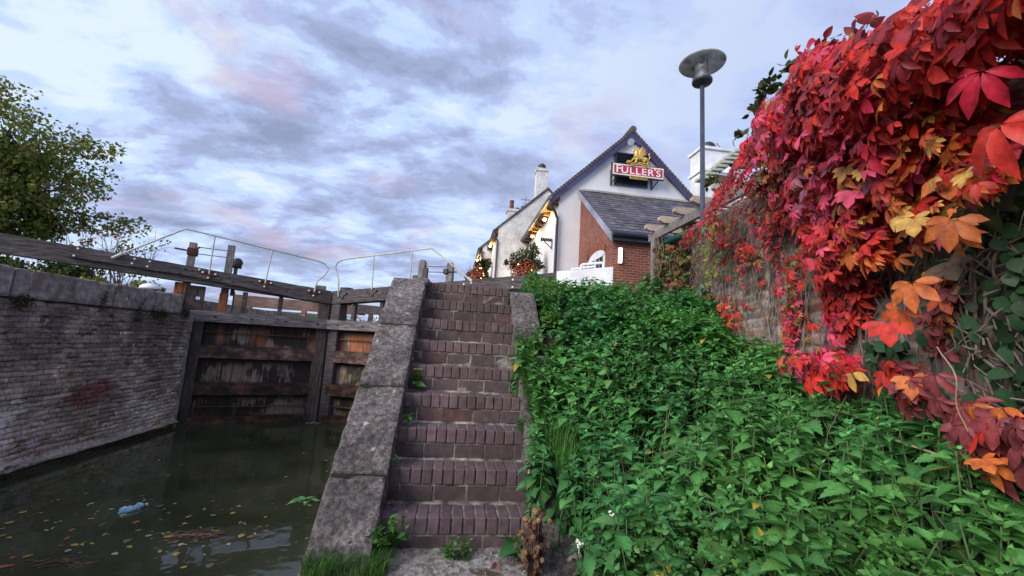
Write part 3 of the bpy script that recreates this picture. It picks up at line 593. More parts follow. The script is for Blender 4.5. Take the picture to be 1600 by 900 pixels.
def leak():
    n = 160; mb = MB(); root = None
    pts = []
    for k in range(6):
        x = -3.02 + rng.uniform(-.05, .06); z0 = rng.uniform(-.4, 1.0)
        mb.tube([(x, 8.60 + rng.uniform(-.03, .03), z0), (x + rng.uniform(-.04, .04), 8.52, (z0 + WZ) / 2), (x + rng.uniform(-.08, .08), 8.45, WZ)], [.0012, .002, .0018], 4)
    for k in range(46):
        a = rng.uniform(0, 6.28); r = abs(rng.normal(0, .12)); mb.lathe([(.004, 0), (rng.uniform(.008, .02), .008), (.003, .02)], (-3.03 + r * math.cos(a) * 1.3, 8.42 + r * math.sin(a) * .6, WZ), 5)
    m = mat('foaming_water', [(.3, (.14, .15, .16)), (.7, (.34, .36, .38))], 9, rough=.25, bump=0)
    tag(mb.build('water_leak', m, loc=(-3.03, 8.42, WZ)), 'thin trickle of water leaking at the mitre and foaming below', 'water leak', kind='stuff')
leak()
def far_beam(label, pts, z0, z1, th, m, grp):
    root = thing('far_gate_beam', label, 'balance beam', (pts[0][0], pts[0][1], z0), 0, grp)
    (x0, y0), (x1, y1) = pts; b = MB(); b.hexa([(0, 0, 0), (x1 - x0, y1 - y0, 0), (x1 - x0, y1 - y0 + th, 0), (0, th, 0)], [(0, 0, z1 - z0), (x1 - x0, y1 - y0, z1 - z0 - .1), (x1 - x0, y1 - y0 + th, z1 - z0 - .1), (0, th, z1 - z0)])
    b.build('beam', m, root)
    b = MB(); b.box((.6, -.02, -.5), (.8, .2, 0)); b.box((3, .2, -.4), (3.2, .4, 0)); b.build('support', m, root)
far_beam('weathered brown timber beam of the far gate, seen through the gap in the left leaf', [(-10.1, 18), (-4.3, 18.8)], 2.12, 2.66, .35, mat('far_brown_timber', [(.3, (.14, .08, .06)), (.7, (.30, .20, .17))], 2, (1, 5, 5), .85, .01), None)
far_beam('dark timber beam of the far gate, seen through the gap in the right leaf', [(-4.6, 18.4), (-1.6, 18.2)], 2.17, 2.62, .35, timber, None)
def bollard():
    r = thing('mooring_bollard', 'low mooring bollard with a white domed top behind the stone coping', 'bollard', (-6.0, 6.63, 1.745))
    b = MB(); b.lathe([(.13, 0), (.12, .04), (.11, .08)], (0, 0, 0), 18); b.build('stem', iron, r)
    b = MB(); b.lathe([(.14, .08), (.185, .09), (.175, .13), (.13, .175), (.06, .20), (.01, .205)], (0, 0, -.03), 20); b.build('cap', white_paint, r, smooth=True)
bollard()
def bankleft():
    xs = np.linspace(-30, -6.2, 50); ys = np.linspace(9, 40, 60); X, Y = np.meshgrid(xs, ys, indexing='ij')
    Z = 1.74 + np.clip((Y - 13) / 12, 0, 1) * .55 * np.clip((-6.3 - X) / 2, 0, 1) + (fbm(np.stack([X, Y, X * 0], -1), 5) - .5) * .12
    tag(npmesh('grass_bank', np.stack([X, Y, Z], -1).reshape(-1, 3), gridfaces(*X.shape), turf), kind='structure')
bankleft()
# ================================================================== the pub and its neighbours
def part(root, name, mb, m, smooth=False, attr=False):
    o = mb.build(name, m, root, smooth=smooth, attr=attr); o.location = -root.location; return o
def sub(par, name, mb, m, smooth=False, attr=False): return mb.build(name, m, par, smooth=smooth, attr=attr)
def lamp_glow(root_par, p, power, col=(1, .62, .22), r=.05):
    l = bpy.data.lights.new('bulb_light', 'POINT'); l.energy = power; l.color = col; l.shadow_soft_size = r
    o = bpy.data.objects.new('bulb_light', l); C.objects.link(o); o.location = p; o.parent = root_par
bulbm = mat('lit_warm_bulb', [(.3, (1, .8, .5)), (.7, (1, .8, .5))], 3, bump=0, emis=((1, .62, .25), 14))
def eave_lamp(p, label, power=5, side=1):
    r = thing('wall_lantern', label, 'lantern', p, 0, 'warm lanterns under the eaves')
    b = MB(); b.tube([(.16, 0, .05), (.08, 0, .08), (0, 0, .05)], .012, 6); b.build('bracket', iron, r)
    b = MB(); b.lathe([(.02, -.07), (.06, -.04), (.065, .01), (.03, .05)], (0, 0, 0), 12); b.build('bulb', bulbm, r, smooth=True)
    b = MB(); b.lathe([(.09, .04), (.05, .09), (.01, .10)], (0, 0, 0), 12); b.build('hood', iron, r)
    lamp_glow(r, (-.0, -.14, -.06), power)
def slates(x0, x1, y0, z0, y1, z1, rows, w=.22, seed=1):
    """lapped slates from the eave (y0,z0) up to (y1,z1); the slope runs along y"""
    g = np.random.default_rng(seed); mb = MB(); L_ = math.hypot(y1 - y0, z1 - z0); dy, dz = (y1 - y0) / L_, (z1 - z0) / L_; st = L_ / rows
    for r in range(rows):
        x = x0 - (w / 2 if r % 2 else 0); a = r * st - .03; 
        while x < x1:
            xa, xb = max(x + .004, x0), min(x + w - .004, x1)
            if xb - xa > .03:
                l = g.uniform(-.012, .008); t = .018 + g.uniform(0, .008); e = a + st * 1.35; s0 = a + l
                def Q(s, h): return (y0 + dy * s - dz * h, z0 + dz * s + dy * h)
                c = np.array([.125, .12, .145]) * g.uniform(.75, 1.25); 
                if g.random() < .08: c = c * np.array([1.25, 1.2, .95])
                A, B = Q(s0, .012 + t), Q(e, .010); A2, B2 = Q(s0, .012 + t - .012), Q(e, .0)
                mb.hexa([(xa, A2[0], A2[1]), (xb, A2[0], A2[1]), (xb, B2[0], B2[1]), (xa, B2[0], B2[1])], [(xa, A[0], A[1]), (xb, A[0], A[1]), (xb, B[0], B[1]), (xa, B[0], B[1])], tuple(c))
            x += w
    return mb
def pub():
    root = thing('pub_building', 'white rendered pub with a purple-edged gable, louvred vent and brick porch beside the lock', 'pub building', (6.5, 11.3, 1.74))
    yg = 11.3; ax, az = 6.46, 9.22; xl, zl = 3.62, 6.55; xr = 9.4; sl = (az - zl) / (ax - xl); zr = az - (xr - ax) * sl
    # gable wall and long side wall
    b = MB(); b.prism([(3.74, 1.7), (xr - .12, 1.7), (xr - .12, zr + .02), (ax, az), (3.74, zl + .12 * sl)], 'y', yg, yg + .3); b.box((3.74, yg + .3, 1.7), (4.0, 17.6, 6.72)); b.box((xr - .4, yg + .3, 1.7), (xr - .12, 17.6, 6.5)); part(root, 'wall', b, render_white)
    # pilaster edge of the gable (paler return)
    # roof slopes
    def slope(xa, za, xb, zb, h=.12):
        b = MB(); n = 30
        dx, dz = xb - xa, zb - za; L_ = math.hypot(dx, dz); ux, uz = dx / L_, dz / L_
        for i in range(n):
            s0, s1 = L_ * i / n, L_ * (i + 1) / n + .02
            o = -.0
            p = [(xa + ux * s0 , za + uz * s0 ), (xa + ux * s1, za + uz * s1)]
            nx, nz = (-uz, ux) if ux > 0 else (uz, -ux)
            b.prism([p[0], p[1], (p[1][0] + nx * (h - .045), p[1][1] + nz * (h - .045)), (p[0][0] + nx * h, p[0][1] + nz * h)], 'y', yg - .17, 17.58)
        return b
    rf = part(root, 'roof', slope(3.40, 6.42, ax, az + .14), tile_dark)
    rf2 = part(root, 'roof', slope(xr + .24, zr - .18, ax, az + .14), tile_dark)
    b = MB(); b.tube([(ax, yg - .19, az + .27), (ax, 17.6, az + .27)], .13, 10); sub(rf, 'ridge_tile', b, tile_dark)
    # barge boards
    for sx, x1, z1 in ((-1, 3.44, 6.38), (1, xr + .2, zr - .22)):
        b = MB(); d = .30
        b.prism([(ax, az + .14), (x1, z1 + .12), (x1, z1 - .14), (ax, az - .14)], 'y', yg - .155, yg - .115); part(root, 'bargeboard', b, navy)
    # soffit, gutter, downpipe on the lock side
    b = MB(); b.hexa([(3.40, 11.2, 6.34), (3.75, 11.2, 6.40), (3.75, 17.55, 6.40), (3.40, 17.55, 6.34)], [(3.40, 11.2, 6.40), (3.75, 11.2, 6.66), (3.75, 17.55, 6.66), (3.40, 17.55, 6.40)]); part(root, 'soffit', b, wood_brown)
    for k in range(11): b = MB(); b.box((3.46, 11.4 + k * .6, 6.24), (3.73, 11.5 + k * .6, 6.339)); part(root, 'rafter_tail', b, wood_brown)
    b = MB(); b.tube([(3.36, 11.12, 6.42), (3.36, 17.55, 6.42)], .075, 10); g_ = part(root, 'gutter', b, mat('weathered_grey_gutter', [(.3, (.12, .12, .14)), (.7, (.22, .22, .25))], 6, rough=.5, bump=0))
    b = MB(); b.tube([(3.38, 11.16, 6.40), (3.42, 11.16, 6.2), (3.60, 11.18, 5.9), (3.68, 11.20, 5.7), (3.68, 11.20, 1.8)], .05, 10); part(root, 'downpipe', b, black_paint)
    # vent
    b = MB(); b.box((5.83, yg - .02, 7.28), (7.08, yg + .0, 8.48)); v = part(root, 'vent', b, black_paint)
    b = MB()
    for k in range(16): z = 7.32 + k * .072; b.hexa([(5.87, yg - .09, z), (7.04, yg - .09, z), (7.04, yg - .03, z + .03), (5.87, yg - .03, z + .03)], [(5.87, yg - .09, z + .014), (7.04, yg - .09, z + .014), (7.04, yg - .03, z + .046), (5.87, yg - .03, z + .046)])
    b.box((5.80, yg - .1, 7.25), (5.86, yg - .01, 8.50)); b.box((7.05, yg - .1, 7.25), (7.11, yg - .01, 8.50)); b.box((5.80, yg - .1, 8.48), (7.11, yg - .01, 8.53)); b.box((5.80, yg - .1, 7.24), (7.11, yg - .01, 7.29)); sub(v, 'louvres', b, black_paint)
    # porch (brick) with slate lean-to roof
    px0, px1, py = 4.56, 8.75, 8.0; ez, tz = 4.44, 6.86
    b = MB(); b.prism([(py, 1.7), (11.3, 1.7), (11.3, tz - .14), (py, ez - .06)], 'x', px0, px0 + .28); b.box((px0 + .003, py - .004, 1.7), (px1, py + .25, ez + .0)); part(root, 'porch_wall', b, housebrick)
    b = slates(px0 - .10, px1 + .1, py - .20, ez - .12, 11.28, tz, 17); r_ = part(root, 'porch_roof', b, slate, attr=True)
    b = MB(); b.prism([(py - .18, ez - .17), (11.29, tz - .05), (11.29, tz - .10), (py - .18, ez - .22)], 'x', px0 - .09, px1 + .1); sub(r_, 'roof_deck', b, tile_dark)
    b = MB(); b.prism([(py - .2, ez - .12), (11.25, tz - .02), (11.25, tz - .22), (py - .2, ez - .34)], 'x', px0 - .13, px0 - .09); sub(r_, 'verge_board', b, mat('lilac_grey_board', [(.3, (.22, .22, .30)), (.7, (.34, .34, .42))], 6, rough=.7, bump=.001))
    b = MB(); b.box((px0 - .1, 11.2, tz + .0), (px1 + .1, 11.30, tz + .07)); sub(r_, 'flashing', b, mat('pale_mortar_flashing', [(.3, (.25, .24, .22)), (.7, (.5, .48, .45))], 9, bump=.006))
    b = MB(); b.tube([(px0 - .12, py - .26, ez - .13), (px1, py - .26, ez - .13)], .075, 10); b.box((px0 - .1, py - .2, ez - .30), (px1, py - .16, ez - .08)); sub(r_, 'gutter', b, black_paint)
    # arched window in the porch side wall
    y0, y1, zs, zsp, za = 8.62, 10.14, 2.75, 3.90, 4.12
    def arch(y0, y1, zs, zsp, za, n=12):
        c = (y0 + y1) / 2; return [(y0, zs), (y1, zs)] + [(c + (y1 - c) * math.cos(t), zsp + (za - zsp) * math.sin(t)) for t in np.linspace(0, math.pi, n)]
    b = MB(); b.prism(arch(y0 - .03, y1 + .03, zs - .03, zsp, za + .03), 'x', px0 - .012, px0 - .001); w = part(root, 'window', b, white_paint)
    b = MB()
    for i in range(4): ya = y0 + .07 + i * (y1 - y0 - .10) / 4; b.box((px0 - .022, ya + .02, zs + .05), (px0 - .0125, ya + (y1 - y0 - .10) / 4 - .035, zsp - .03))
    sub(w, 'pane', b, glass_dark)
    b = MB()
    b.box((px0 - .04, y0, zsp - .02), (px0 - .012, y1, zsp + .04)); b.box((px0 - .04, y0, zs), (px0 - .012, y0 + .06, zsp)); b.box((px0 - .04, y1 - .06, zs), (px0 - .012, y1, zsp)); c = (y0 + y1) / 2; b.box((px0 - .042, c - .035, zs), (px0 - .012, c + .035, zsp)); b.box((px0 - .034, y0, 3.32), (px0 - .012, y1, 3.35)); b.box((px0 - .1, y0 - .05, zs - .06), (px0 - .012, y1 + .05, zs)); sub(w, 'frame', b, white_paint)
    b = MB(); 
    for i in range(15):
        t = math.pi * (i + .5) / 15; cy, cz = c + (y1 - c + .0) * math.cos(t), zsp + (za - zsp) * math.sin(t) + .0; ny, nz = math.cos(t) * .35, 1.0; q = math.hypot(ny, nz); ny, nz = ny / q, nz / q
        b.prism([(cy - nz * .045 + ny * .04, cz + ny * .045 + nz * .04), (cy + nz * .045 + ny * .04, cz - ny * .045 + nz * .04), (cy + nz * .05 + ny * .26, cz - ny * .05 + nz * .26), (cy - nz * .05 + ny * .26, cz + ny * .05 + nz * .26)], 'x', px0 - .010, px0 + .02)
    sub(w, 'brick_arch', b, mat('arch_brick', [(.3, (.20, .05, .03)), (.7, (.36, .12, .07))], 8, bump=.003))
    b = MB(); b.box((px0 - .02, 10.55, 2.7), (px0 - .002, 11.05, 3.95)); w2 = part(root, 'window', b, white_paint)
    b = MB(); b.box((px0 - .026, 10.62, 2.8), (px0 - .0205, 10.98, 3.85)); sub(w2, 'pane', b, glass_dark)
pub()
def sign():
    X0, X1, Z, Y = 5.40, 7.42, 7.62, 10.92   # sign stands forward of the gable on brackets
    root = thing('pub_sign', 'red fascia sign with white capitals and a golden griffin on the gable', 'sign', (6.585, 10.9, 7.71))
    root.scale = (.97, 1, .97)
    xc = root.location.x
    # the board: front plane y = -.02
    W_, Hh = 2.03, .43
    b = MB(); b.box((-W_ / 2 - .035, 0, -Hh / 2 - .035), (W_ / 2 + .035, .09, Hh / 2 + .035)); s = b.build('board', black_paint, root)
    b = MB(); b.box((-W_ / 2, -.008, -Hh / 2), (W_ / 2, 0, Hh / 2)); b.build('white_border', sign_cream, s)
    b = MB(); b.box((-W_ / 2 + .05, -.016, -Hh / 2 + .05), (W_ / 2 - .05, -.008, Hh / 2 - .05)); b.build('red_panel', sign_red, s)
    def text(t, size, x, z, m, par, ext=.010, y=-.018, sx=1, off=0):
        cu = bpy.data.curves.new('lettering', 'FONT'); cu.body = t; cu.size = size; cu.extrude = ext; cu.align_x = 'CENTER'; cu.align_y = 'CENTER'; cu.offset = off; cu.space_character = 1.12
        tmp = bpy.data.objects.new('tmp', cu); C.objects.link(tmp); me = bpy.data.meshes.new_from_object(tmp); bpy.data.objects.remove(tmp); me.transform(Matrix.Rotation(R(90), 4, 'X') @ Matrix.Diagonal((sx, 1, 1, 1)))
        me.materials.clear(); me.materials.append(m); o = bpy.data.objects.new('lettering', me); C.objects.link(o); o.location = (x, y, z); o.parent = par; return o
    text('F', .45, -.80, .0, white_paint, s, off=.005); text('ULLER', .37, -.04, -.03, white_paint, s, sx=1.18, off=.004); text("'", .34, .665, .03, white_paint, s, off=.008); text('S', .37, .80, -.03, white_paint, s, sx=1.1, off=.004)
    # curved gold ribbon and lower gold tab
    b = MB(); n = 14
    for i in range(n):
        x0, x1 = -.34 + .74 * i / n, -.34 + .74 * (i + 1) / n; f = lambda x: .20 + .10 * (1 - ((x - .03) / .37) ** 2)
        b.hexa([(x0, -.05, f(x0) - .06), (x1, -.05, f(x1) - .06), (x1, .0, f(x1) - .06), (x0, .0, f(x0) - .06)], [(x0, -.05, f(x0) + .06), (x1, -.05, f(x1) + .06), (x1, .0, f(x1) + .06), (x0, .0, f(x0) + .06)])
    rb = b.build('ribbon', sign_gold, root)
    b = MB(); b.box((-.34, -.05, -.34), (.34, -.0, -.22)); tb = b.build('lower_tab', sign_gold, root); 
    b = MB(); b.box((-.315, -.056, -.325), (.315, -.051, -.235)); b.build('tab_panel', mat('dark_gold_green', [(.3, (.10, .09, .04)), (.7, (.16, .14, .06))], 9, bump=0), tb)
    text('BREWERY', .085, 0, -.28, sign_gold, tb, ext=.003, y=-.058, sx=1.15)
    b = MB()
    for i in range(16):
        if i in (7,): continue
        x = -.28 + .62 * i / 15; z = .20 + .10 * (1 - ((x - .03) / .37) ** 2); b.box((x - .012, -.055, z - .028), (x + .008, -.051, z + .028)); b.box((x - .012, -.0555, z + .016), (x + .018, -.0515, z + .028))
    b.build('ribbon_characters', mat('dark_gold_letters', [(.3, (.08, .06, .02)), (.7, (.14, .10, .03))], 9, bump=0), rb)
    # golden griffin, walking left, wing raised to the right, gripping a cask
    g = MB()
    def bl(pts, r, n=8): g.tube(pts, r, n)
    y = -.03
    bl([(.28, y, .46), (.12, y, .50), (-.05, y, .50), (-.14, y, .58)], [.10, .085, .095, .10], 10)         # body to chest
    bl([(-.12, y, .55), (-.10, y, .70), (-.13, y, .80)], [.09, .065, .055], 9)                             # neck
    bl([(-.12, y, .80), (-.17, y, .83), (-.24, y, .80), (-.27, y, .75)], [.055, .06, .035, .01], 8)         # head and beak
    bl([(-.10, y, .84), (-.07, y, .91)], [.022, .006], 5)                                                  # ear
    bl([(-.14, y, .52), (-.24, y, .44), (-.30, y, .36), (-.37, y, .34)], [.06, .04, .03, .025], 7)
    bl([(-.10, y - .03, .50), (-.12, y - .03, .40), (-.15, y - .03, .31), (-.21, y - .03, .30)], [.055, .035, .028, .02], 7)
    bl([(.24, y - .03, .46), (.18, y - .03, .38), (.24, y - .03, .31), (.17, y - .03, .29)], [.075, .045, .03, .024], 7)
    bl([(.31, y, .46), (.36, y, .38), (.33, y, .30), (.27, y, .28)], [.07, .045, .03, .024], 7)
    bl([(.33, y, .50), (.42, y, .52), (.44, y, .62), (.38, y, .68), (.43, y, .74)], [.03, .022, .02, .02, .035], 6)   # tail
    for (tip, r0) in (((.10, .98), .05), ((.17, 1.02), .045), ((.25, .96), .045), ((.30, .88), .045), ((.33, .78), .045), ((.30, .70), .04)):
        bl([(-.02, y + .02, .56), (tip[0] * .55 - .0, y + .02, .56 + (tip[1] - .56) * .6), (tip[0], y + .02, tip[1])], [.05, r0, .008], 6)
    for (tip, r0) in (((-.02, .96), .035), ((.04, .90), .035)): bl([(-.06, y + .05, .60), (tip[0] * .6, y + .05, .8), (tip[0], y + .05, tip[1])], [.04, r0, .008], 6)
    g.build('griffin', sign_gold, root)
    g = MB(); g.lathe([(.055, -.08), (.075, 0), (.055, .08)], (-.40, -.03, .31), 10, (1, 0, 0)); g.build('cask', sign_gold, root)
    for x in (-.95, .72):
        b = MB(); b.box((x - .025, .02, -.62), (x + .025, .34, -.57)) if False else None
        b.tube([(x, .36, .1), (x, .36, -.52)], .028, 6); b.tube([(x, .36, -.50), (x + .16, .10, -.22)], .022, 6); b.tube([(x, .36, .05), (x, .05, .05)], .022, 6); b.build('bracket', iron, root)
    root.rotation_euler = (0, 0, 0)
sign()
def floodlight():
    r = thing('floodlight', 'small round floodlight on an arm just below the gable peak', 'floodlight', (6.35, 11.29, 8.83))
    b = MB(); b.tube([(.5, 0, .02), (.36, -.25, -.02), (.05, -.30, .0)], .018, 6); b.build('arm', iron, r)
    b = MB(); b.lathe([(.06, 0), (.11, .04), (.13, .14), (.11, .15)], (.0, -.34, .02), 12, (-.3, -.3, -.2)); b.build('head', grey_box, r)
floodlight()
def walllight():
    r = thing('porch_wall_light', 'lit rectangular wall light on the brick porch front', 'wall light', (4.76, 7.99, 3.75))
    b = MB(); b.chbox((-.055, -.045, -.23), (.055, .0, .23), .008); b.build('backplate', white_paint, r)
    b = MB(); b.chbox((-.045, -.085, -.215), (.045, -.045, .215), .01); b.build('diffuser', mat('lit_diffuser', [(.3, (.9, .9, .85)), (.7, (.9, .9, .85))], 3, bump=0, emis=((1, .97, .86), 2.2)), r)
walllight()
def second():
    root = thing('white_cottage', 'rough white painted house with a tall white chimney rising behind the pub', 'house', (4.6, 17.6, 1.74))
    xl, yl, ax, az, zl = 2.14, 17.6, 4.62, 9.30, 6.98; sl = (az - zl) / (ax - xl)
    b = MB(); b.prism([(xl, 1.7), (7.4, 1.7), (7.4, 6.6), (ax, az), (xl, zl)], 'y', yl, yl + .3); b.box((xl, yl + .3, 1.7), (xl + .3, 22, 6.9)); part(root, 'wall', b, rough_white)
    b = MB(); u = np.array([ax - xl + .25, (ax - xl + .25) * sl]);
    b.prism([(xl - .25, zl - .25 * sl + .02), (ax, az + .02), (ax, az + .14), (xl - .25, zl - .25 * sl + .12)], 'y', yl - .06, 22); b.prism([(ax, az + .02), (7.6, 6.4), (7.6, 6.5), (ax, az + .14)], 'y', yl - .06, 22); rf = part(root, 'roof', b, tile_dark)
    b = MB(); b.box((3.98, yl + .02, 8.4), (4.58, yl + .55, 10.45)); b.box((3.94, yl - .02, 10.32), (4.62, yl + .59, 10.42)); b.box((3.96, yl, 10.42), (4.60, yl + .57, 10.50)); ch = sub(rf, 'chimney', b, rough_white)
    b = MB(); b.lathe([(.20, 0), (.22, .12), (.21, .22), (.14, .30), (.02, .33)], (4.28, yl + .28, 10.50), 14); sub(rf, 'chimney_cowl', b, iron)
    b = MB(); b.tube([(xl - .22, yl - .05, zl - .18), (xl - .22, 21.4, zl - .18)], .08, 8); part(root, 'gutter', b, black_paint)
    b = MB(); b.hexa([(xl - .25, yl, zl - .32), (xl, yl, zl - .25), (xl, 21.4, zl - .25), (xl - .25, 21.4, zl - .32)], [(xl - .25, yl, zl - .25), (xl, yl, zl - .05), (xl, 21.4, zl - .05), (xl - .25, 21.4, zl - .25)]); part(root, 'soffit', b, wood_brown)
    b = MB(); b.tube([(xl - .2, yl - .03, zl - .2), (xl - .16, yl - .04, zl - .45), (xl - .02, yl - .05, zl - .7), (xl - .02, yl - .05, 1.8)], .05, 8); part(root, 'downpipe', b, black_paint)
    root = thing('far_cottage', 'farthest white cottage with two brick chimney pots and an aerial above the roofline', 'house', (4.5, 21.9, 1.74))
    xl, yl, zl = 1.62, 21.9, 6.95; sl = .92
    b = MB(); b.prism([(xl, 1.7), (7, 1.7), (7, 7), (4.4, zl + (4.4 - xl) * sl), (xl, zl)], 'y', yl, yl + .3); b.box((xl, yl + .3, 1.7), (xl + .3, 32, 6.9)); part(root, 'wall', b, rough_white)
    b = MB(); b.prism([(xl - .25, zl - .23), (4.4, zl + 2.78 * sl + .02), (4.4, zl + 2.78 * sl + .16), (xl - .25, zl - .1)], 'y', yl - .06, 32); rf = part(root, 'roof', b, tile_dark)
    b = MB(); b.box((3.45, 26, 9.4), (4.7, 26.8, 10.95)); b.box((3.38, 25.95, 10.75), (4.78, 26.85, 10.90)); sub(rf, 'chimney', b, rough_white)
    potm = mat('clay_pot', [(.3, (.12, .04, .03)), (.7, (.22, .08, .055))], 7, bump=.002)
    for x, h in ((3.75, .75), (4.62, .4)):
        b = MB(); b.lathe([(.17, 0), (.15, h * .8), (.18, h * .85), (.17, h)], (x, 26.3, 10.9), 12); sub(rf, 'chimney_pot', b, potm)
    b = MB(); b.lathe([(.16, 0), (.18, .15), (.02, .28)], (4.2, 26.3, 10.9), 12); sub(rf, 'cowl', b, iron)
    b = MB(); b.tube([(4.78, 26.2, 10.6), (4.78, 26.2, 12.1)], .02, 5)
    for k in range(7): b.tube([(4.5 + k * .09, 26.0, 11.8), (4.5 + k * .09, 26.4, 11.8)], .012, 4)
    for k in range(5): b.tube([(4.6 + k * .09, 26.2, 11.2), (4.6 + k * .09, 26.2, 11.6)], .012, 4)
    b.tube([(4.4, 26.2, 11.8), (5.15, 26.2, 11.8)], .012, 4); sub(rf, 'aerial', b, iron)
    b = MB(); b.tube([(xl - .22, yl - .05, zl - .18), (xl - .22, 31, zl - .18)], .09, 8); part(root, 'gutter', b, black_paint)
    b = MB(); b.tube([(xl, yl - .05, zl - .3), (xl, yl - .05, 1.8)], .05, 8); part(root, 'downpipe', b, black_paint)
    root = thing('white_chimney_stack', 'square white chimney stack with a dark cowl behind the lamp post', 'chimney stack', (10.8, 13, 5))
    b = MB(); b.box((10.22, 12.6, 5.0), (11.6, 13.5, 10.0)); b.box((10.14, 12.52, 8.9), (11.68, 13.58, 9.0)); b.box((10.14, 12.52, 9.9), (11.68, 13.58, 10.02)); part(root, 'stack', b, white_paint)
    b = MB(); b.box((8.9, 12.5, 1.7), (13, 16, 5.3)); b.prism([(8.8, 5.3), (13.1, 5.3), (12.0, 6.8), (9.6, 6.8)], 'y', 12.4, 16.1); part(root, 'roof_base', b, render_white)
    b = MB(); b.lathe([(.26, 0), (.30, .10), (.28, .28), (.18, .38), (.02, .42)], (10.75, 13.0, 10.02), 14); b.tube([(10.95, 12.9, 10.02), (11.1, 12.9, 10.4), (11.4, 12.9, 10.1)], .015, 5); part(root, 'cowl', b, iron)
second()
for p, lb, w in (((3.52, 12.70, 6.10), 'lit lantern nearest the drainpipe under the pub eaves', 26), ((3.52, 15.30, 6.08), 'lit lantern further along under the pub eaves', 26), ((1.95, 20.2, 6.62), 'lit lantern under the eaves of the rough white cottage', 26),
                 ((1.42, 24.5, 6.6), 'upper lit lantern on the farthest cottage', 24), ((1.40, 28.5, 6.5), 'lower lit lantern on the farthest cottage', 24), ((1.40, 27.0, 5.5), 'lit lantern low among the shrubs of the farthest cottage', 5)):
    eave_lamp(p, lb, w)
def bracket_sign():
    r = thing('wall_bracket', 'small black ornamental iron bracket on the wall by the drainpipe', 'bracket', (3.7, 12.0, 5.05))
    b = MB(); b.tube([(0, 0, 0), (-.42, 0, 0)], .02, 6); b.tube([(0, 0, -.28), (-.30, 0, -.02)], .018, 6); b.tube([(-.42, 0, .0), (-.42, 0, -.05)], .02, 6); b.tube([(0, 0, .1), (0, 0, -.3)], .02, 6); b.build('bracket_arm', iron, r)
    b = MB(); 
    for k in range(5): b.lathe([(.03, 0), (.05, .04), (.02, .09)], (-.06 - k * .085, 0, .02), 8)
    b.build('finials', iron, r)
bracket_sign()
# ------------------------------------------------------------------ street lamp
def lamp():
    r = thing('lamp_post', 'slim dark lamp post topped by a glass cylinder and a flat round shade', 'lamp post', (4.72, 4.0, 1.74)); z = 6.33 - 1.74
    b = MB(); b.lathe([(.09, 0), (.08, .6), (.045, .7), (.042, z)], (0, 0, 0), 16); b.build('pole', mat('dark_grey_painted_pole', [(.3, (.035, .04, .06)), (.7, (.06, .07, .10))], 5, rough=.35, bump=0, spec=.5), r, smooth=True)
    b = MB(); b.lathe([(.06, z - .04), (.17, z + .0), (.185, z + .02), (.185, z + .06), (.12, z + .07)], (0, 0, 0), 24); b.build('base_dish', iron, r)
    gm = bpy.data.materials.new('lamp_glass'); gm.use_nodes = True; g = gm.node_tree.nodes['Principled BSDF']; g.inputs['Base Color'].default_value = (.85, .88, .9, 1); g.inputs['Transmission Weight'].default_value = .92; g.inputs['Roughness'].default_value = .12; g.inputs['IOR'].default_value = 1.2
    b = MB(); b.lathe([(.125, z + .06), (.125, z + .37)], (0, 0, 0), 24); b.build('glass_cylinder', gm, r, smooth=False)
    b = MB(); b.lathe([(.06, z + .07), (.075, z + .15), (.05, z + .2), (.03, z + .33)], (0, 0, 0), 12); b.build('lamp_fitting', grey_box, r)
    for k in range(3):
        a = 2.1 * k + .5; b = MB(); b.tube([(.165 * math.cos(a), .165 * math.sin(a), z + .05), (.165 * math.cos(a), .165 * math.sin(a), z + .40)], .009, 6); b.build('rod', iron, r)
    b = MB(); b.lathe([(.02, z + .385), (.41, z + .395), (.425, z + .41), (.41, z + .43), (.10, z + .47), (.02, z + .48)], (0, 0, 0), 40); b.build('shade', mat('stained_metal_shade', [(.35, (.2, .2, .18)), (.5, (.44, .43, .41)), (.65, (.55, .54, .52))], 5, rough=.7, bump=.001), r)
lamp()
# ------------------------------------------------------------------ pergola, canopies
def pergola():
    r = thing('pergola', 'weathered timber pergola with protruding pale joist ends beside the porch', 'pergola', (5.03, 6.5, 1.74))
    X = 5.03
    b = MB(); b.chbox((X - .03, 2.9, 3.86), (X + .05, 6.75, 4.06), .006); part(r, 'side_beam', b, timber_grey)
    b = MB(); b.chbox((X - .06, 6.42, 1.7), (X + .06, 6.56, 3.86), .01); b.chbox((X + .25, 6.5, 1.7), (X + .33, 6.6, 3.86), .01); part(r, 'post', b, timber_grey)
    b = MB(); b.chbox((X + .16, 4.75, 1.7), (X + .30, 4.9, 3.8), .01); part(r, 'dark_post', b, iron)
    for k, y in enumerate((6.45, 5.78, 5.12, 4.45, 3.78)):
        b = MB(); pr = [(X - .20, 4.085), (X - .26, 4.12), (X - .26, 4.185), (X - .22, 4.22), (X + 3, 4.22), (X + 3, 4.065), (X - .15, 4.065)]; b.prism(pr, 'y', y - .05, y + .05); part(r, 'joist', b, joist_wood)
    b = MB(); b.tube([(X + .12, 3.6, 3.72), (X + .12, 6.2, 3.72)], .07, 10); part(r, 'awning_roll', b, green_cloth, smooth=True)
    b = MB(); b.chbox((X + .13, 4.70, 3.05), (X + .24, 4.75, 3.3), .006); part(r, 'junction_box', b, white_paint)
    b = MB(); b.box((X + .9, 3.2, 1.7), (X + 1.0, 7.6, 3.8)); part(r, 'back_screen', b, timber_wet)
pergola()
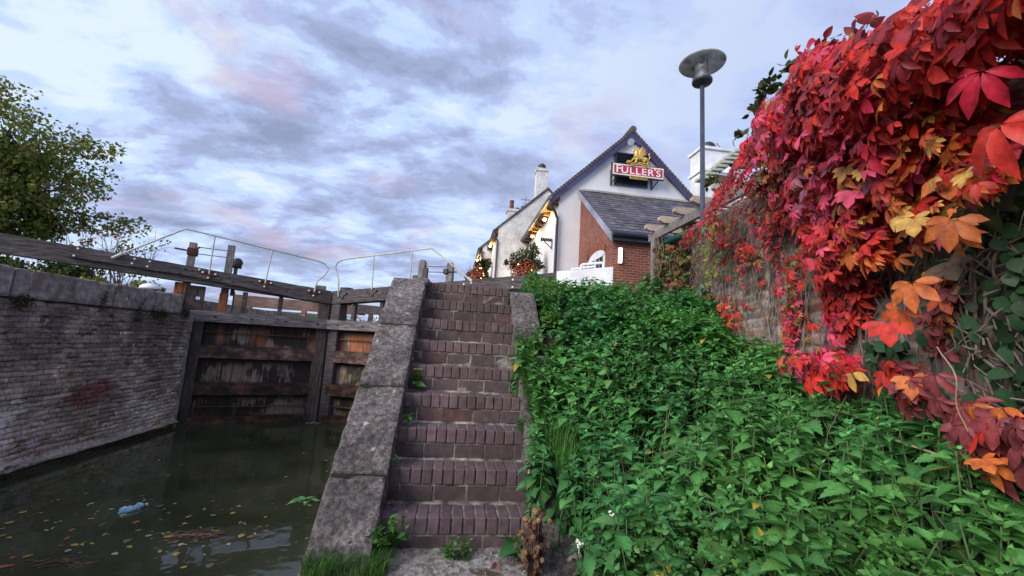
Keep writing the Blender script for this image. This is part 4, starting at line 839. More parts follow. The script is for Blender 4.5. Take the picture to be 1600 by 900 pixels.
def canopy(label, p0, p1, y, n, grp):
    (x0, z0), (x1, z1) = p0, p1
    r = thing('lapped_canopy', label, 'canopy roof', (x0, y, z0), 0, grp)
    for i in range(n):
        t0 = i / n; xa = (x1 - x0) * t0; za = (z1 - z0) * t0; w = (x1 - x0) / n * 2.0
        b = MB(); b.hexa([(xa - .05, 0, za - .02), (xa + w, 0, za + .0), (xa + w, .3, za + .0), (xa - .05, .3, za - .02)], [(xa - .05, 0, za + .045), (xa + w, 0, za + .05), (xa + w, .3, za + .05), (xa - .05, .3, za + .045)])
        o = b.build('lapped_board', lichen_board, r)
    L_ = math.hypot(x1 - x0, z1 - z0); dx, dz = (x1 - x0) / L_, (z1 - z0) / L_
    b = MB(); b.prism([(dz * .06 - 0, -dx * .06), (x1 - x0 + dz * .06, z1 - z0 - dx * .06), (x1 - x0 + dz * .16, z1 - z0 - dx * .16), (dz * .16, -dx * .16)], 'y', .08, .16); b.build('rafter', wood_brown, r)
    for t in (.22, .72):
        b = MB(); cx, cz = (x1 - x0) * t + dz * .22, (z1 - z0) * t - dx * .22
        b.prism([(cx - .14, cz - .05), (cx - .08, cz - .09), (cx + .4, cz - .09), (cx + .4, cz + .09), (cx - .08, cz + .09), (cx - .14, cz + .05)], 'y', .02, .12); b.build('purlin_end', wood_brown, r)
canopy('stepped pale lichened canopy edge just right of the lamp post, lower of two', (5.36, 4.00), (6.05, 4.72), 5.5, 7, None)
canopy('stepped pale lichened canopy edge above, running up into the red creeper', (5.72, 5.16), (6.70, 6.02), 5.5, 8, None)
# ------------------------------------------------------------------ garden wall
def garden_wall():
    ss = np.concatenate([np.arange(-3.2, -.9, .04), np.arange(-.9, 3.675, .0145)]); zs = np.arange(-.3, 2.78, .0145)
    S, Z = np.meshgrid(ss, zs, indexing='ij'); P = np.stack([S, Z, S * 0], -1)
    j, a, b = brickfield(S + (fbm(P * 1.5, 4) - .5) * .06, Z + (fbm(P * 1.2, 9) - .5) * .05, .235, .082, .014, 31)
    fine = fbm(P * np.array([25, 40, 1]), 2, 3); d = -j * .014 + (fine - .5) * .014 + (a - .5) * .02 + (fbm(P * .8, 3) - .5) * .06
    top = np.where(S > .1, 2.76, 2.40); Zc = np.minimum(Z, top)
    X = WA[0] + WU[0] * S + WN[0] * d; Y = WA[1] + WU[1] * S + WN[1] * d
    grey = np.array([.24, .205, .185]); brn = np.array([.20, .13, .10]); col = np.where((b > .5)[..., None], grey, brn) * (.6 + .7 * a[..., None])
    jc = np.array([.34, .31, .27]); col = col * (1 - j[..., None]) + jc * j[..., None] * (.6 + .6 * fine[..., None])
    gm = np.clip((fbm(P * 2.4, 88, 3) - .55) * 6, 0, 1)[..., None] * .5; col = col * (1 - gm) + np.array([.11, .12, .05]) * gm
    root = thing('garden_wall', 'old grey-brown brick garden wall smothered in red creeper', 'garden wall', (3.0, .2, -.3))
    o = npmesh('brick_face', np.stack([X, Y, Zc], -1).reshape(-1, 3), gridfaces(*X.shape), oldwall, col.reshape(-1, 3), parent=root); o.location = -root.location
    mb = MB(); A = [wp(-3.2, -.3, -.06), wp(3.66, -.3, -.06), wp(3.66, -.3, -.42), wp(-3.2, -.3, -.42)]
    mb.hexa(A, [(p[0], p[1], 2.36) for p in A]); A = [wp(.1, 2.3, -.05), wp(3.67, 2.3, -.05), wp(3.67, 2.3, -.42), wp(.1, 2.3, -.42)]; mb.hexa(A, [(p[0], p[1], 2.75) for p in A]); bk = part(root, 'wall_body', mb, coping)
    V, Q = rounded((0, -.42, 0), (.36, .03, 2.78), (6, 8, 60), .02, .012, 12, 6); M_ = V.copy(); s_ = 3.665 - .36 + V[:, 0]
    V2 = np.stack([WA[0] + WU[0] * s_ + WN[0] * V[:, 1], WA[1] + WU[1] * s_ + WN[1] * V[:, 1], V[:, 2]], -1); p = npmesh('end_pier', V2, Q, mat('root_covered_pier', [(.35, (.10, .075, .06)), (.5, (.22, .17, .145)), (.65, (.36, .30, .27))], 12, (1, 1, .6), .95, .02), parent=root); p.location = -root.location
    r = thing('electrical_box', 'small grey box fixed to the end of the garden wall', 'junction box', wp(3.05, 1.83, .03), math.atan2(WU[1], WU[0])); b = MB(); b.chbox((-.07, 0, 0), (.07, .07, .19), .006); b.build('case', grey_box, r); b = MB(); b.chbox((-.075, .07, -.005), (.075, .078, .195), .003); b.build('lid', grey_box, r)
garden_wall()
#@@PLANTS
# ================================================================== vegetation
def leaf_rows(n, wf, fold=.18, droop=.25, serr=0.0, x0=0, curl=0):
    """leaf along +Y, unit length. returns verts, tris, shade"""
    vs = []; sh = []
    for i in range(n + 1):
        t = i / n; w = wf(t); k = (1 - serr) if i % 2 else 1.0; z = -droop * t * t
        yo = .03 if (serr and i % 2 == 0) else 0
        vs += [(-w * k, t + yo, z + fold * w), (0, t, z), (w * k, t + yo, z + fold * w)]; sh += [1.0, 1.22, 1.0]
    fs = []
    for i in range(n):
        a = 3 * i; fs += [(a, a + 1, a + 4), (a, a + 4, a + 3), (a + 1, a + 2, a + 5), (a + 1, a + 5, a + 4)]
    return np.array(vs), np.array(fs), np.array(sh)
def nett_w(t): return .385 * math.sin(math.pi * min(1, (t + .03) ** .62)) ** .85 * (1 - .35 * t) + .001
NT, NF, NS = leaf_rows(12, nett_w, .22, .28, .2)
NT2, NF2, NS2 = leaf_rows(6, nett_w, .22, .28, .0)
def ov(t): return .30 * math.sin(math.pi * min(1, t ** .8 + .0)) ** .8 + .004
OT, OF, OS = leaf_rows(5, ov, .15, .2)
def compound(ang, lens, wfac, n=6, fold=.22, droop=.28):
    def w(t): return wfac * (math.sin(math.pi * min(1, t ** 1.25)) ** .75) * (1 if t < .97 else .5) + .003
    T, Fq, S = leaf_rows(n, w, fold, droop, .10); V = []; Fs = []; Sh = []
    for a, l in zip(ang, lens):
        c, s = math.cos(a), math.sin(a); P = T * l; P = P + np.array([0, .03, -.02 * abs(a)]); Q = P.copy(); Q[:, 0] = c * P[:, 0] + s * P[:, 1]; Q[:, 1] = -s * P[:, 0] + c * P[:, 1]
        Fs.append(Fq + len(V) * len(T)); V.append(Q); Sh.append(S)
    return np.vstack(V), np.vstack(Fs), np.hstack(Sh)
CT, CF, CS = compound([0, R(42), R(-42), R(88), R(-88)], [.62, .57, .57, .42, .42], .23)
CTB, _, _ = compound([R(6), R(48), R(-36), R(98), R(-80)], [.60, .52, .58, .36, .45], .20, fold=.5, droop=.65)
CTC, _, _ = compound([R(-5), R(36), R(-50), R(70), R(-100)], [.66, .50, .52, .45, .34], .25, fold=.10, droop=-.10)
CT3, CF3, CS3 = compound([0, R(58), R(-58)], [.62, .55, .55], .27)
def dirs(az, el): return np.stack([np.cos(az) * np.cos(el), np.sin(az) * np.cos(el), np.sin(el)], -1)
def upn(tip, jit=.25):
    n = np.array([0, 0, 1.0]) - tip * tip[:, 2:3]; return norm(norm(n) + rng.normal(0, jit, tip.shape))
CAMP = np.array([.37, -2.79, 1.11])
def wallx(y): return WA[0] + WU[0] * (y - WA[1]) / WU[1]
def canopy_z(x, y):
    L_ = np.interp(y, [-2.8, -1.6, -.6, 0, .6, 1.2, 2, 2.6, 3.2], [.20, .22, .25, .40, .78, 1.26, 1.80, 1.88, 1.92])
    W_ = np.interp(y, [-2.8, -1.6, -1.3, -.82, -.35, .6, 1.8, 2.6, 3.2], [.50, .62, .74, 1.02, 1.08, 1.20, 1.64, 1.94, 2.02])
    t = np.clip((x - 1.05) / np.maximum(wallx(y) - 1.05, .1), 0, 1.0); return L_ * (1 - t) + W_ * t + .10 * np.sin(math.pi * t) * np.clip((1.5 - y), 0, 1)
def nettles():
    P = []; TI = []; SZ = []; CO = []; near = []; ST = MB()
    N_ = 0; tries = 0
    while N_ < 2150 and tries < 40000:
        tries += 1; y = rng.uniform(-2.75, 3.1) if rng.random() < .5 else (rng.uniform(-.4, 2.2) if rng.random() < .6 else rng.uniform(-2.6, -.6)); x = rng.uniform(.90, 3.9)
        if x > wallx(y) - .04 and y < 2.7: continue
        if x > 3.9: continue
        d = math.dist((x, y), CAMP[:2])
        if d < .80: continue
        if y < -.45 and x < 1.04 + .05 * math.sin(y * 9): continue
        if y > 1.15 and x < 1.27: continue
        if math.hypot(x - .95, y + .38) < .17 or (x < 1.02 and y < -.12): continue
        if 0 < y < 1.15 and x < (.90 if y < .45 else .97) + .05 * math.sin(y * 11): continue
        # dark hollow at the foot of the creeper and ragged gaps
        g = vn(np.array([[x * 2.3, y * 2.3, 3.0]]), 5)[0]
        if g < .13: continue
        if ((x - 2.12) / .16) ** 2 + ((y + 1.22) / .26) ** 2 < 1 and rng.random() < .8: continue
        N_ += 1
        zt = canopy_z(x, y) + rng.normal(0, .045) + (g - .5) * .34 + (vn(np.array([[x * 4.5, y * 4.5, 7.0]]), 15)[0] - .5) * .20
        if y > 2.2: zt += rng.uniform(-.05, .10)
        if x < 1.25: zt = max(zt - .05, TH * y + .06 + rng.uniform(.08, .24)) if 0 < y < 1.2 else zt
        lean = rng.normal(0, .12, 2); lean[0] -= .10 * (x < 1.6); az = rng.uniform(0, math.pi)
        hue = vn(np.array([[x * 1.7, y * 1.7, 9.0]]), 8)[0]
        base = np.array([.050, .185, .058]) * (1 - hue) + np.array([.095, .27, .065]) * hue; base = base * rng.uniform(.78, 1.2)
        top = 11 if (-.3 < y < 2.2 or x < 1.35) else 8
        S_ = rng.uniform(.8, 1.15); z = zt
        for k in range(top):
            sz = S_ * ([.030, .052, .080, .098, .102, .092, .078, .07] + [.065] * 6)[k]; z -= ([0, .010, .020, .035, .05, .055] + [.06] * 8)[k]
            px, py = x - lean[0] * (zt - z) * 1.5, y - lean[1] * (zt - z) * 1.5
            for q in range(2):
                a = az + k * math.pi / 2 + q * math.pi + rng.normal(0, .25); el = ([1.0, .55, .15, -.08, -.25, -.38] + [-.45] * 8)[k] + rng.normal(0, .16)
                for rep in range(1):
                    P.append((px, py, z)); TI.append((math.cos(a) * math.cos(el), math.sin(a) * math.cos(el), math.sin(el))); SZ.append(sz * .86 * rng.uniform(.8, 1.2)); near.append(d < 3.0)
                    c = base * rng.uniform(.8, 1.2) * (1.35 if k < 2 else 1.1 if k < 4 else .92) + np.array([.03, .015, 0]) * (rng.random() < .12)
                    if rng.random() < .008: c = np.array([.42, .32, .05])
                    CO.append(c)
        if d < 4: ST.tube([(x, y, zt), (x - lean[0] * .5, y - lean[1] * .5, zt - .35), (x - lean[0] * .6, y - lean[1] * .6, zt - .7)], [.003, .005, .006], 4, cap=False)
    DS = MB()
    for _ in range(46):
        y = rng.uniform(-1.8, 2.4); x = rng.uniform(1.25, wallx(y) - .15); z = canopy_z(x, y) + rng.uniform(-.05, .10); l = rng.normal(0, .12, 2); DS.tube([(x, y, z - .5), (x + l[0] * .5, y + l[1] * .5, z - .2), (x + l[0] * 1.4, y + l[1] * 1.4, z)], [.003, .0025, .0012], 4, cap=False)
    tag(DS.build('dead_stalks', twig, loc=(2, 0, 0), fix=False), 'thin brown dead stalks poking up through the nettles', 'stalks', kind='stuff')
    P = np.array(P); TI = np.array(TI); SZ = np.array(SZ); CO = np.array(CO); near = np.array(near)
    P = P + norm(TI) * .012
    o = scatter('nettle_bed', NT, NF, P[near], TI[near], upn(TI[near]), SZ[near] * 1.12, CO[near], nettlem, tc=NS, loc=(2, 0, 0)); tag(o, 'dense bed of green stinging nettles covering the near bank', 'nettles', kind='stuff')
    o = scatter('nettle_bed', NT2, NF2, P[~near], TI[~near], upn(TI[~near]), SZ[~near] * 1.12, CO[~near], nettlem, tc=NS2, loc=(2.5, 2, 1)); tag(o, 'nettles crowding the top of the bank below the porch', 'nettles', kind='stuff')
    s = ST.build('nettle_stems', stem_green, loc=(2, 0, 0), fix=False); tag(s, 'green nettle stems standing in the bed', 'stems', kind='stuff')
nettles()
def herbs():
    P = []; TI = []; SZ = []; CO = []
    for (cx, cy, r, n, lift) in ((1.30, -1.25, .22, 520, .05), (1.72, -1.62, .20, 420, .02), (1.62, -1.05, .14, 220, .04), (1.36, 1.9, .22, 420, .12), (1.5, 2.2, .25, 380, .10), (1.35, 1.45, .12, 160, .0)):
        for _ in range(n):
            a = rng.uniform(0, 6.28); q = r * math.sqrt(rng.random()); x, y = cx + q * math.cos(a), cy + q * math.sin(a) * 1.3
            P.append((x, y, canopy_z(x, y) + lift - .25 * (q / r) ** 2 * r + rng.normal(0, .02))); b = rng.uniform(0, 6.28); e = rng.uniform(-.3, .8); TI.append((math.cos(b) * math.cos(e), math.sin(b) * math.cos(e), math.sin(e)))
            SZ.append(rng.uniform(.016, .03)); CO.append(np.array([.075, .21, .04]) * rng.uniform(.75, 1.25) + (np.array([.06, .05, 0]) if y > 1.2 else 0))
    o = scatter('small_leaved_herbs', OT, OF, P, TI, upn(np.array(TI), .5), SZ, CO, nettlem, loc=(1.4, 0, 0)); tag(o, 'brighter small-leaved herbs growing in patches among the nettles', 'herbs', kind='stuff')
herbs()
def grass(name, label, spots, n, h, col, kind='stuff', arch=.6, spread=None):
    """arched blades; spots = list of (x, y, z, radius, weight)"""
    V = []; Fq = []; CO = []; w = np.array([s[4] for s in spots], float); w /= w.sum()
    for i in rng.choice(len(spots), n, p=w):
        x, y, z, r, _ = spots[i]; a = rng.uniform(0, 6.28); q = r * math.sqrt(rng.random()); bx, by = x + q * math.cos(a), y + q * math.sin(a)
        L_ = h * rng.uniform(.5, 1.1); az = rng.uniform(0, 6.28) if spread is None else rng.normal(spread, .7); out = arch * rng.uniform(.3, 1.2); wd = rng.uniform(.0012, .0026) * (1 + h * 2); sx, sy = -math.sin(az) * wd, math.cos(az) * wd
        b = len(V); c = np.array(col) * rng.uniform(.65, 1.3)
        for k in range(5):
            t = k / 4; hx = out * L_ * t * t; hz = L_ * (t - .45 * out * t * t * t); ww = 1 - t * .9
            V += [(bx + math.cos(az) * hx - sx * ww, by + math.sin(az) * hx - sy * ww, z + hz), (bx + math.cos(az) * hx + sx * ww, by + math.sin(az) * hx + sy * ww, z + hz)]; CO += [c, c]
        for k in range(4): Fq.append((b + 2 * k, b + 2 * k + 1, b + 2 * k + 3, b + 2 * k + 2))
    o = npmesh(name, np.array(V), np.array(Fq), nettlem, np.array(CO), loc=spots[0][:3]); tag(o, label, 'grass', kind=kind); return o
ed = [(1.10 + .04 * math.sin(y * 5), y, max(TH * y + .03, .0), .10, 1) for y in np.arange(.35, 1.25, .09)]
grass('edge_grass', 'long fine grass spilling over the right-hand parapet of the steps', ed, 1500, .26, (.075, .20, .035), arch=.9, spread=math.pi)
grass('grass_tuft', 'tuft of long upright grass rising among the nettles near the steps', [(1.16, .22, .30, .09, 1), (1.20, .05, .22, .08, .7)], 420, .36, (.075, .21, .035), kind='thing', arch=.55)
grass('grass_tuft', 'bright grass tuft growing at the foot of the wide speckled parapet', [(-.10, -.20, -.19, .14, 1), (-.24, -.26, -.17, .12, 1), (.0, -.27, -.19, .10, .8)], 1500, .14, (.065, .17, .025), kind='thing', arch=.7)
grass('grass_tuft', 'thin grass sprouting beside the seventh step on the right', [(.955, .52, .42, .035, 1)], 120, .13, (.05, .14, .03), kind='thing', arch=.7)
grass('grass_tuft', 'sparse grass in the crack between path and bottom step', [(.52, -.12, -.19, .05, 1)], 130, .06, (.04, .10, .025), kind='thing', arch=.9)
def weed(label, loc, n, size, h, col, r=.05, cat='weed', name='weed_plant', el=(-.2, .9), T=None, spike=None, lean=(0, 0)):
    T = T or (NT2, NF2, NS2); root = thing(name, label, cat, loc); P = []; TI = []; SZ = []; CO = []
    st = MB(); stems = []
    for k in range(max(2, n // 9)):
        a = rng.uniform(0, 6.28); q = rng.uniform(.2, 1) * r; e = (q * math.cos(a) + lean[0], q * math.sin(a) + lean[1], h * rng.uniform(.6, 1.0)); stems.append(e)
        st.tube([(0, 0, 0), (e[0] * .4, e[1] * .4, e[2] * .55), e], [.003, .0025, .0015], 5)
    for k in range(n):
        e = np.array(stems[k % len(stems)]); t = rng.uniform(.25, 1.0); P.append(e * np.array([t ** .8 * .9, t ** .8 * .9, t]) + rng.normal(0, .004, 3)); a = rng.uniform(0, 6.28); l = rng.uniform(*el); TI.append((math.cos(a) * math.cos(l), math.sin(a) * math.cos(l), math.sin(l))); SZ.append(size * rng.uniform(.6, 1.15)); CO.append(np.array(col) * rng.uniform(.75, 1.25))
    scatter('leaves', *T[:2], P, TI, upn(np.array(TI), .3), SZ, CO, nettlem, parent=root, tc=T[2]); st.build('stem', stem_green, root); return root
green = (.07, .19, .035)
w = weed('broad-leaved weed with a yellow flower head at the left end of the fifth step', (.055, .955, .69), 11, .085, .13, (.11, .25, .05), .06)
V = MB()
for k in range(34):
    a, q = rng.uniform(0, 6.28), .042 * math.sqrt(rng.random()); V.lathe([(.004, 0), (.006, .004), (.002, .007)], (.01 + q * math.cos(a), q * math.sin(a), .150 + rng.uniform(0, .006)), 5)
V.tube([(0, 0, .03), (.01, 0, .15)], .003, 5); V.build('flower_head', mat('yellow_green_flower', [(.3, (.30, .30, .06)), (.7, (.48, .46, .16))], 9, bump=0), w)
weed('low leafy weed tucked at the left end of the third step', (.06, .56, .465), 26, .045, .07, green, .07)
weed('tiny round-leaved weed at the left end of the second step', (.03, .26, .235), 16, .032, .06, (.08, .2, .04), .03, T=(OT, OF, OS))
weed('spreading weed at the right end of the fourth step', (.93, 1.0, .70), 34, .05, .10, (.05, .14, .04), .09)
weed('leafy weed by the right end of the third step', (.92, .55, .46), 22, .045, .09, (.05, .14, .035), .06)
weed('dark weed leaning over the right end of the fifth step', (.96, 1.32, 1.02), 12, .10, .06, (.04, .13, .05), .10, lean=(-.04, 0))
weed('large leafy weed beside the bottom step against the parapet', (.045, -.07, -.19), 95, .055, .24, green, .12, lean=(.02, -.02))
weed('second leafy weed at the parapet foot behind the grass', (-.02, -.14, -.19), 48, .05, .20, (.08, .2, .045), .08)
weed('round-leaved parsley-like weed in front of the bottom step', (.44, -.115, -.19), 130, .026, .10, (.06, .17, .03), .09, T=(OT, OF, OS))
weed('small frilly weed right of the parsley-like weed', (.53, -.10, -.19), 70, .024, .12, (.08, .2, .035), .05, T=(OT, OF, OS))
weed('glossy dock with big dark leaves at the right end of the bottom step', (.84, -.16, -.18), 12, .16, .10, (.04, .15, .045), .07, T=(OT, OF, OS), el=(-.1, .5))
weed('pale green shoot jutting over the water from the parapet edge', (-.385, .06, .05), 16, .075, .05, (.10, .22, .06), .07, lean=(-.12, -.02), el=(.0, .6))
def deadplant():
    r = thing('withered_plant', 'withered brown flower heads and shrivelled leaves by the bottom step', 'dead plant', (.93, -.30, -.18)); P = []; TI = []; SZ = []; CO = []; st = MB(); hds = []
    for k in range(46):
        a = rng.uniform(0, 6.28); q = rng.uniform(0, .12); e = (q * math.cos(a) - .02, q * math.sin(a), rng.uniform(.10, .36)); st.tube([(q * .3, 0, 0), (e[0] * .6, e[1] * .6, e[2] * .5), e], [.004, .003, .0018], 5)
        rr = rng.uniform(.010, .018); hd = MB(); hd.lathe([(rr * .3, -rr), (rr, -rr * .3), (rr * 1.05, rr * .3), (rr * .5, rr), (rr * .3, rr * .4)], e, 8, (rng.normal(), rng.normal(), 1)); hds.append(hd)
        for _ in range(4): t = rng.uniform(.2, .9); P.append((e[0] * t, e[1] * t, e[2] * t)); b = rng.uniform(0, 6.28); l = rng.uniform(-1.3, -.2); TI.append((math.cos(b) * math.cos(l), math.sin(b) * math.cos(l), math.sin(l))); SZ.append(rng.uniform(.03, .075)); CO.append(np.array([.16, .085, .055]) * rng.uniform(.5, 1.5))
    st.build('stems', twig, r, fix=False); sm = mat('brown_seed_head', [(.35, (.09, .035, .02)), (.5, (.24, .11, .06)), (.65, (.33, .26, .10))], 18, bump=.002)
    for hd in hds: hd.build('seed_head', sm, r, fix=False)
    scatter('shrivelled_leaves', OT, OF, P, TI, upn(np.array(TI), .8), SZ, CO, nettlem, parent=r)
deadplant()
def flowers():
    m = mat('white_petal', [(.3, (.62, .64, .55)), (.7, (.8, .8, .72))], 9, bump=0)
    for i, (p, lb) in enumerate((((1.02, -1.28, .30), 'large white blossom among the nettles at the bottom edge'), ((.98, -.92, .27), 'small white blossom left of the others near the withered plant'), ((1.16, -.85, .36), 'small white blossom highest among the nettles'))):
        b = MB(); n = 22 if i == 0 else 10
        for k in range(n): q = rng.normal(0, .010 if i == 0 else .007, 3); b.lathe([(.001, 0), (.006, .003), (.004, .008), (.001, .009)], q, 6, rng.normal(0, 1, 3))
        b.tube([(0, 0, -.05), (0, 0, 0)], .0015, 4); tag(b.build('white_flower', m, loc=None, fix=False), lb, 'flower').location = p
flowers()
# ------------------------------------------------------------------ creeper on the garden wall
def inpoly(x, y, P):
    c = False; n = len(P)
    for i in range(n):
        (a, b), (d, e) = P[i], P[i - 1]
        if (b > y) != (e > y) and x < (d - a) * (y - b) / (e - b) + a: c = not c
    return c
UPPER = [(3.66, 2.78), (2.64, 2.80), (1.77, 2.92), (1.11, 3.04), (.9, 3.20), (.43, 3.08), (.28, 3.22), (-.1, 2.95), (-.32, 2.86), (-.54, 2.76), (-.78, 2.68), (-1.3, 2.6), (-2.4, 2.6),
         (-2.4, 1.75), (-.99, 1.74), (-.86, 1.74), (-.78, 1.60), (-.72, 1.26), (-.55, 1.12), (-.36, 1.18), (-.22, 1.42), (-.11, 1.30), (.02, 1.25), (.12, 1.44), (.20, 1.90), (.30, 1.62), (.40, 1.30), (.52, 1.12), (.62, 1.35), (.70, 1.78), (.85, 1.96), (.98, 1.80), (1.08, 1.96), (1.37, 1.89), (1.59, 2.15), (2.14, 2.32), (2.74, 2.60), (3.66, 2.70)]
LOW = [(-.32, 1.16), (-.36, 1.0), (-.48, .88), (-.62, .84), (-.80, .80), (-1.0, .84), (-1.4, .86), (-1.4, .98), (-.86, 1.02), (-.60, 1.0), (-.52, 1.16)]
LOW2 = [(.66, 1.22), (.66, 1.06), (.3, 1.0), (-.12, .98), (-.16, 1.16), (.1, 1.22), (.3, 1.16)]
def creeper():
    root = thing('creeper', 'huge cascade of scarlet, crimson and orange creeper leaves pouring over the garden wall', 'creeper', (2.9, .4, .3)); B = []
    crim = np.array([.50, .020, .050]); pink = np.array([.62, .075, .15]); red = np.array([.52, .036, .026]); dred = np.array([.24, .020, .028]); oran = np.array([.54, .145, .038]); yel = np.array([.50, .30, .08]); grn = np.array([.09, .12, .03]); mar = np.array([.24, .05, .06]); plum = np.array([.26, .08, .13])
    def add(s, z, off, size, c, tipj=.5, t3=False, face=None):
        px, py, pz = wp(s, z, off); a = rng.normal(0, tipj)
        tip = np.array([WU[0] * math.sin(a) + WN[0] * .22, WU[1] * math.sin(a) + WN[1] * .22, -math.cos(a)]); nv = np.array([WN[0], WN[1], .55]) + rng.normal(0, .30, 3)
        if face is not None: nv = nv * .5 + face * .8
        B.append((px, py, pz, *tip, *nv, size, *c, t3))
    d_ = np.array([.3704, -2.7946]) - WA; SCM, OC = float(d_ @ WU), float(d_ @ WN)
    n = 0
    while n < 7800:
        s = rng.uniform(-2.0, 3.66) if rng.random() < .8 else rng.uniform(-1.5, .8); z = rng.uniform(.74, 3.32)
        topz = np.interp(s, [-2.4, -.78, -.1, .28, .9, 1.11, 1.77, 3.66], [2.6, 2.66, 2.86, 3.10, 3.16, 3.04, 2.92, 2.78]); e = max(topz - z, 0)
        off = (.10 + .30 * math.exp(-((e - .30) / .38) ** 2) + (.14 if s < .2 else 0) * (z > 1.6)) * rng.uniform(.25, 1.1) + (.12 * rng.random() if z > 1.6 else 0)
        if z < 1.15: off = rng.uniform(.05, .3)
        tq = (OC - .25) / (OC - off); se, ze = SCM + (s - SCM) * tq, 1.114 + (z - 1.114) * tq      # how far the bulge reaches beyond the trailing outline
        up = inpoly(se, ze + rng.normal(0, .025), UPPER); lo = inpoly(se, ze, LOW); l2 = inpoly(se, ze, LOW2)
        if not (up or lo or l2): continue
        # streaming gaps lower down
        g = vn(np.array([[s * 6.5, z * 1.6, 0.0]]), 3)[0]; g2 = vn(np.array([[s * 3.0, z * 3.0, 5.0]]), 9)[0]
        low = np.interp(s, [-1, -.6, 0, 1, 2, 3.6], [2.0, 1.7, 2.15, 2.5, 2.72, 2.85])
        if up and z < low + .12 and g < .47: continue
        if up and g2 < .22 and z < low + .5: continue
        if l2 and rng.random() < .45: continue
        if lo and not up and (rng.random() < .5 or g < .4): continue
        n += 1; hue = vn(np.array([[s * 2.0, z * 2.4, 1.0]]), 21)[0] + rng.normal(0, .13); hue2 = vn(np.array([[s * 1.3, z * 1.3, 4.0]]), 33)[0] + rng.normal(0, .10)
        c = crim
        if hue < .34: c = dred if rng.random() < .5 else red
        elif hue < .47: c = red
        elif hue < .62: c = crim if rng.random() < .6 else pink
        elif hue < .76: c = pink if rng.random() < .72 else plum
        else: c = oran if rng.random() < .35 else (red if rng.random() < .5 else yel * .6 + dred * .4)
        wo = np.clip((.0 - s) / .5, 0, 1) * np.clip((2.25 - z) / .5, 0, 1) * np.clip((s + 1.6) / .7, 0, 1)
        if rng.random() < wo * .62: c = oran if rng.random() < .55 else (yel if rng.random() < .5 else oran * .5 + red * .5)
        if s > .3 and hue2 > .60 and rng.random() < .5: c = oran * .3 + dred * .7 if rng.random() < .6 else grn * .7 + yel * .2
        if s > 1.0 and rng.random() < .22: c = dred if rng.random() < .6 else plum * .7
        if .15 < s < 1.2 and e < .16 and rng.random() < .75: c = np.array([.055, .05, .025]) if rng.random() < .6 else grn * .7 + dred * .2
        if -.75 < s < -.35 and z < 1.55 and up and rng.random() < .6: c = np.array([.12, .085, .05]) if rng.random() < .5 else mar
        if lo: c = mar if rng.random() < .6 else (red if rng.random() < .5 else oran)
        size = rng.uniform(.06, .115) if s > .4 else (rng.uniform(.065, .13) if rng.random() < .8 else rng.uniform(.12, .18))
        if 1.0 < s: size *= .92
        if lo: size *= 1.2
        if up and z < low: size *= rng.uniform(.55, 1.0)
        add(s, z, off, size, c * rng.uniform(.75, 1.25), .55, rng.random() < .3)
    # hero leaves the photo shows large and clear
    for (s, z, off, sz, c) in ((-1.26, 1.83, .50, .32, red * 1.1), (-1.23, 2.02, .50, .26, crim), (-1.12, 2.24, .47, .24, red), (-.71, 1.46, .36, .26, oran), (-.56, 1.31, .36, .25, red), (-.60, 1.36, .33, .22, oran * .6 + red * .5), (-.05, 1.90, .30, .20, crim * .6 + red * .5), (.0, 1.84, .30, .16, crim), (-.67, 1.56, .20, .26, np.array([.13, .09, .06])), (-.83, 1.76, .20, .28, np.array([.09, .10, .05])),
                               (-.68, 1.10, .28, .20, mar), (-.91, .97, .28, .24, mar * 1.2), (-.80, .98, .24, .22, mar), (-.56, 1.08, .28, .2, oran), (-.97, 1.64, .40, .24, oran * .8), (-.74, 1.72, .36, .2, yel), (1.29, 2.12, .2, .22, red * 1.2), (.13, 1.74, .28, .17, crim), (-.26, 1.68, .3, .18, oran), (.30, 1.36, .22, .15, red), (-.45, 1.95, .4, .2, pink)):
        add(s, z, off, sz * .74, c, .3, False, norm(CAMP - np.array(wp(s, z, off))))
    # scattered leaves on the bare brick, and the red-orange clump by the grey box
    for _ in range(70):
        s, z = rng.uniform(.2, 3.2), rng.uniform(1.2, 2.3); add(s, z, .05, rng.uniform(.05, .10), (red if rng.random() < .55 else (grn * 1.6 if rng.random() < .5 else yel * .8)) * rng.uniform(.7, 1.2))
    for _ in range(120):
        s, z = rng.normal(3.25, .28), rng.normal(1.72, .09); add(s, z, rng.uniform(.06, .22), rng.uniform(.06, .11), crim if rng.random() < .6 else (oran if rng.random() < .6 else yel))
    for _ in range(60):
        s, z = rng.normal(2.2, .2), rng.normal(1.55, .10); add(s, z, rng.uniform(.05, .15), rng.uniform(.05, .09), red if rng.random() < .6 else oran)
    for _ in range(260):
        s = rng.uniform(1.9, 3.6); z = rng.uniform(1.95, 2.75); add(s, z, rng.uniform(.03, .14), rng.uniform(.04, .085), (grn * 1.3 if rng.random() < .42 else (yel * .5 if rng.random() < .3 else (mar * .8 if rng.random() < .5 else red * .8))))
    for _ in range(60):
        s = 2.35 + rng.normal(0, .10); z = rng.uniform(1.9, 2.7); add(s, z, rng.uniform(.15, .3), rng.uniform(.06, .10), np.array([.20, .25, .04]) * rng.uniform(.7, 1.2))
    A = np.array(B); f3 = A[:, -1] > .5
    for k, (T, Fq, S, m_) in enumerate(((CT, CF, CS, ~f3), (CT3, CF3, CS3, f3))):
        Q = A[m_]; kk = rng.integers(3, size=len(Q))
        for v, TT in enumerate((T, CTB, CTC) if k == 0 else (T,)):
            q = Q[kk == v] if k == 0 else Q
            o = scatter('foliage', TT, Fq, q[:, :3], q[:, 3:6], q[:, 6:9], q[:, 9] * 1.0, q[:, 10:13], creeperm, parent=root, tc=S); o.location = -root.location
    # stems
    st = MB()
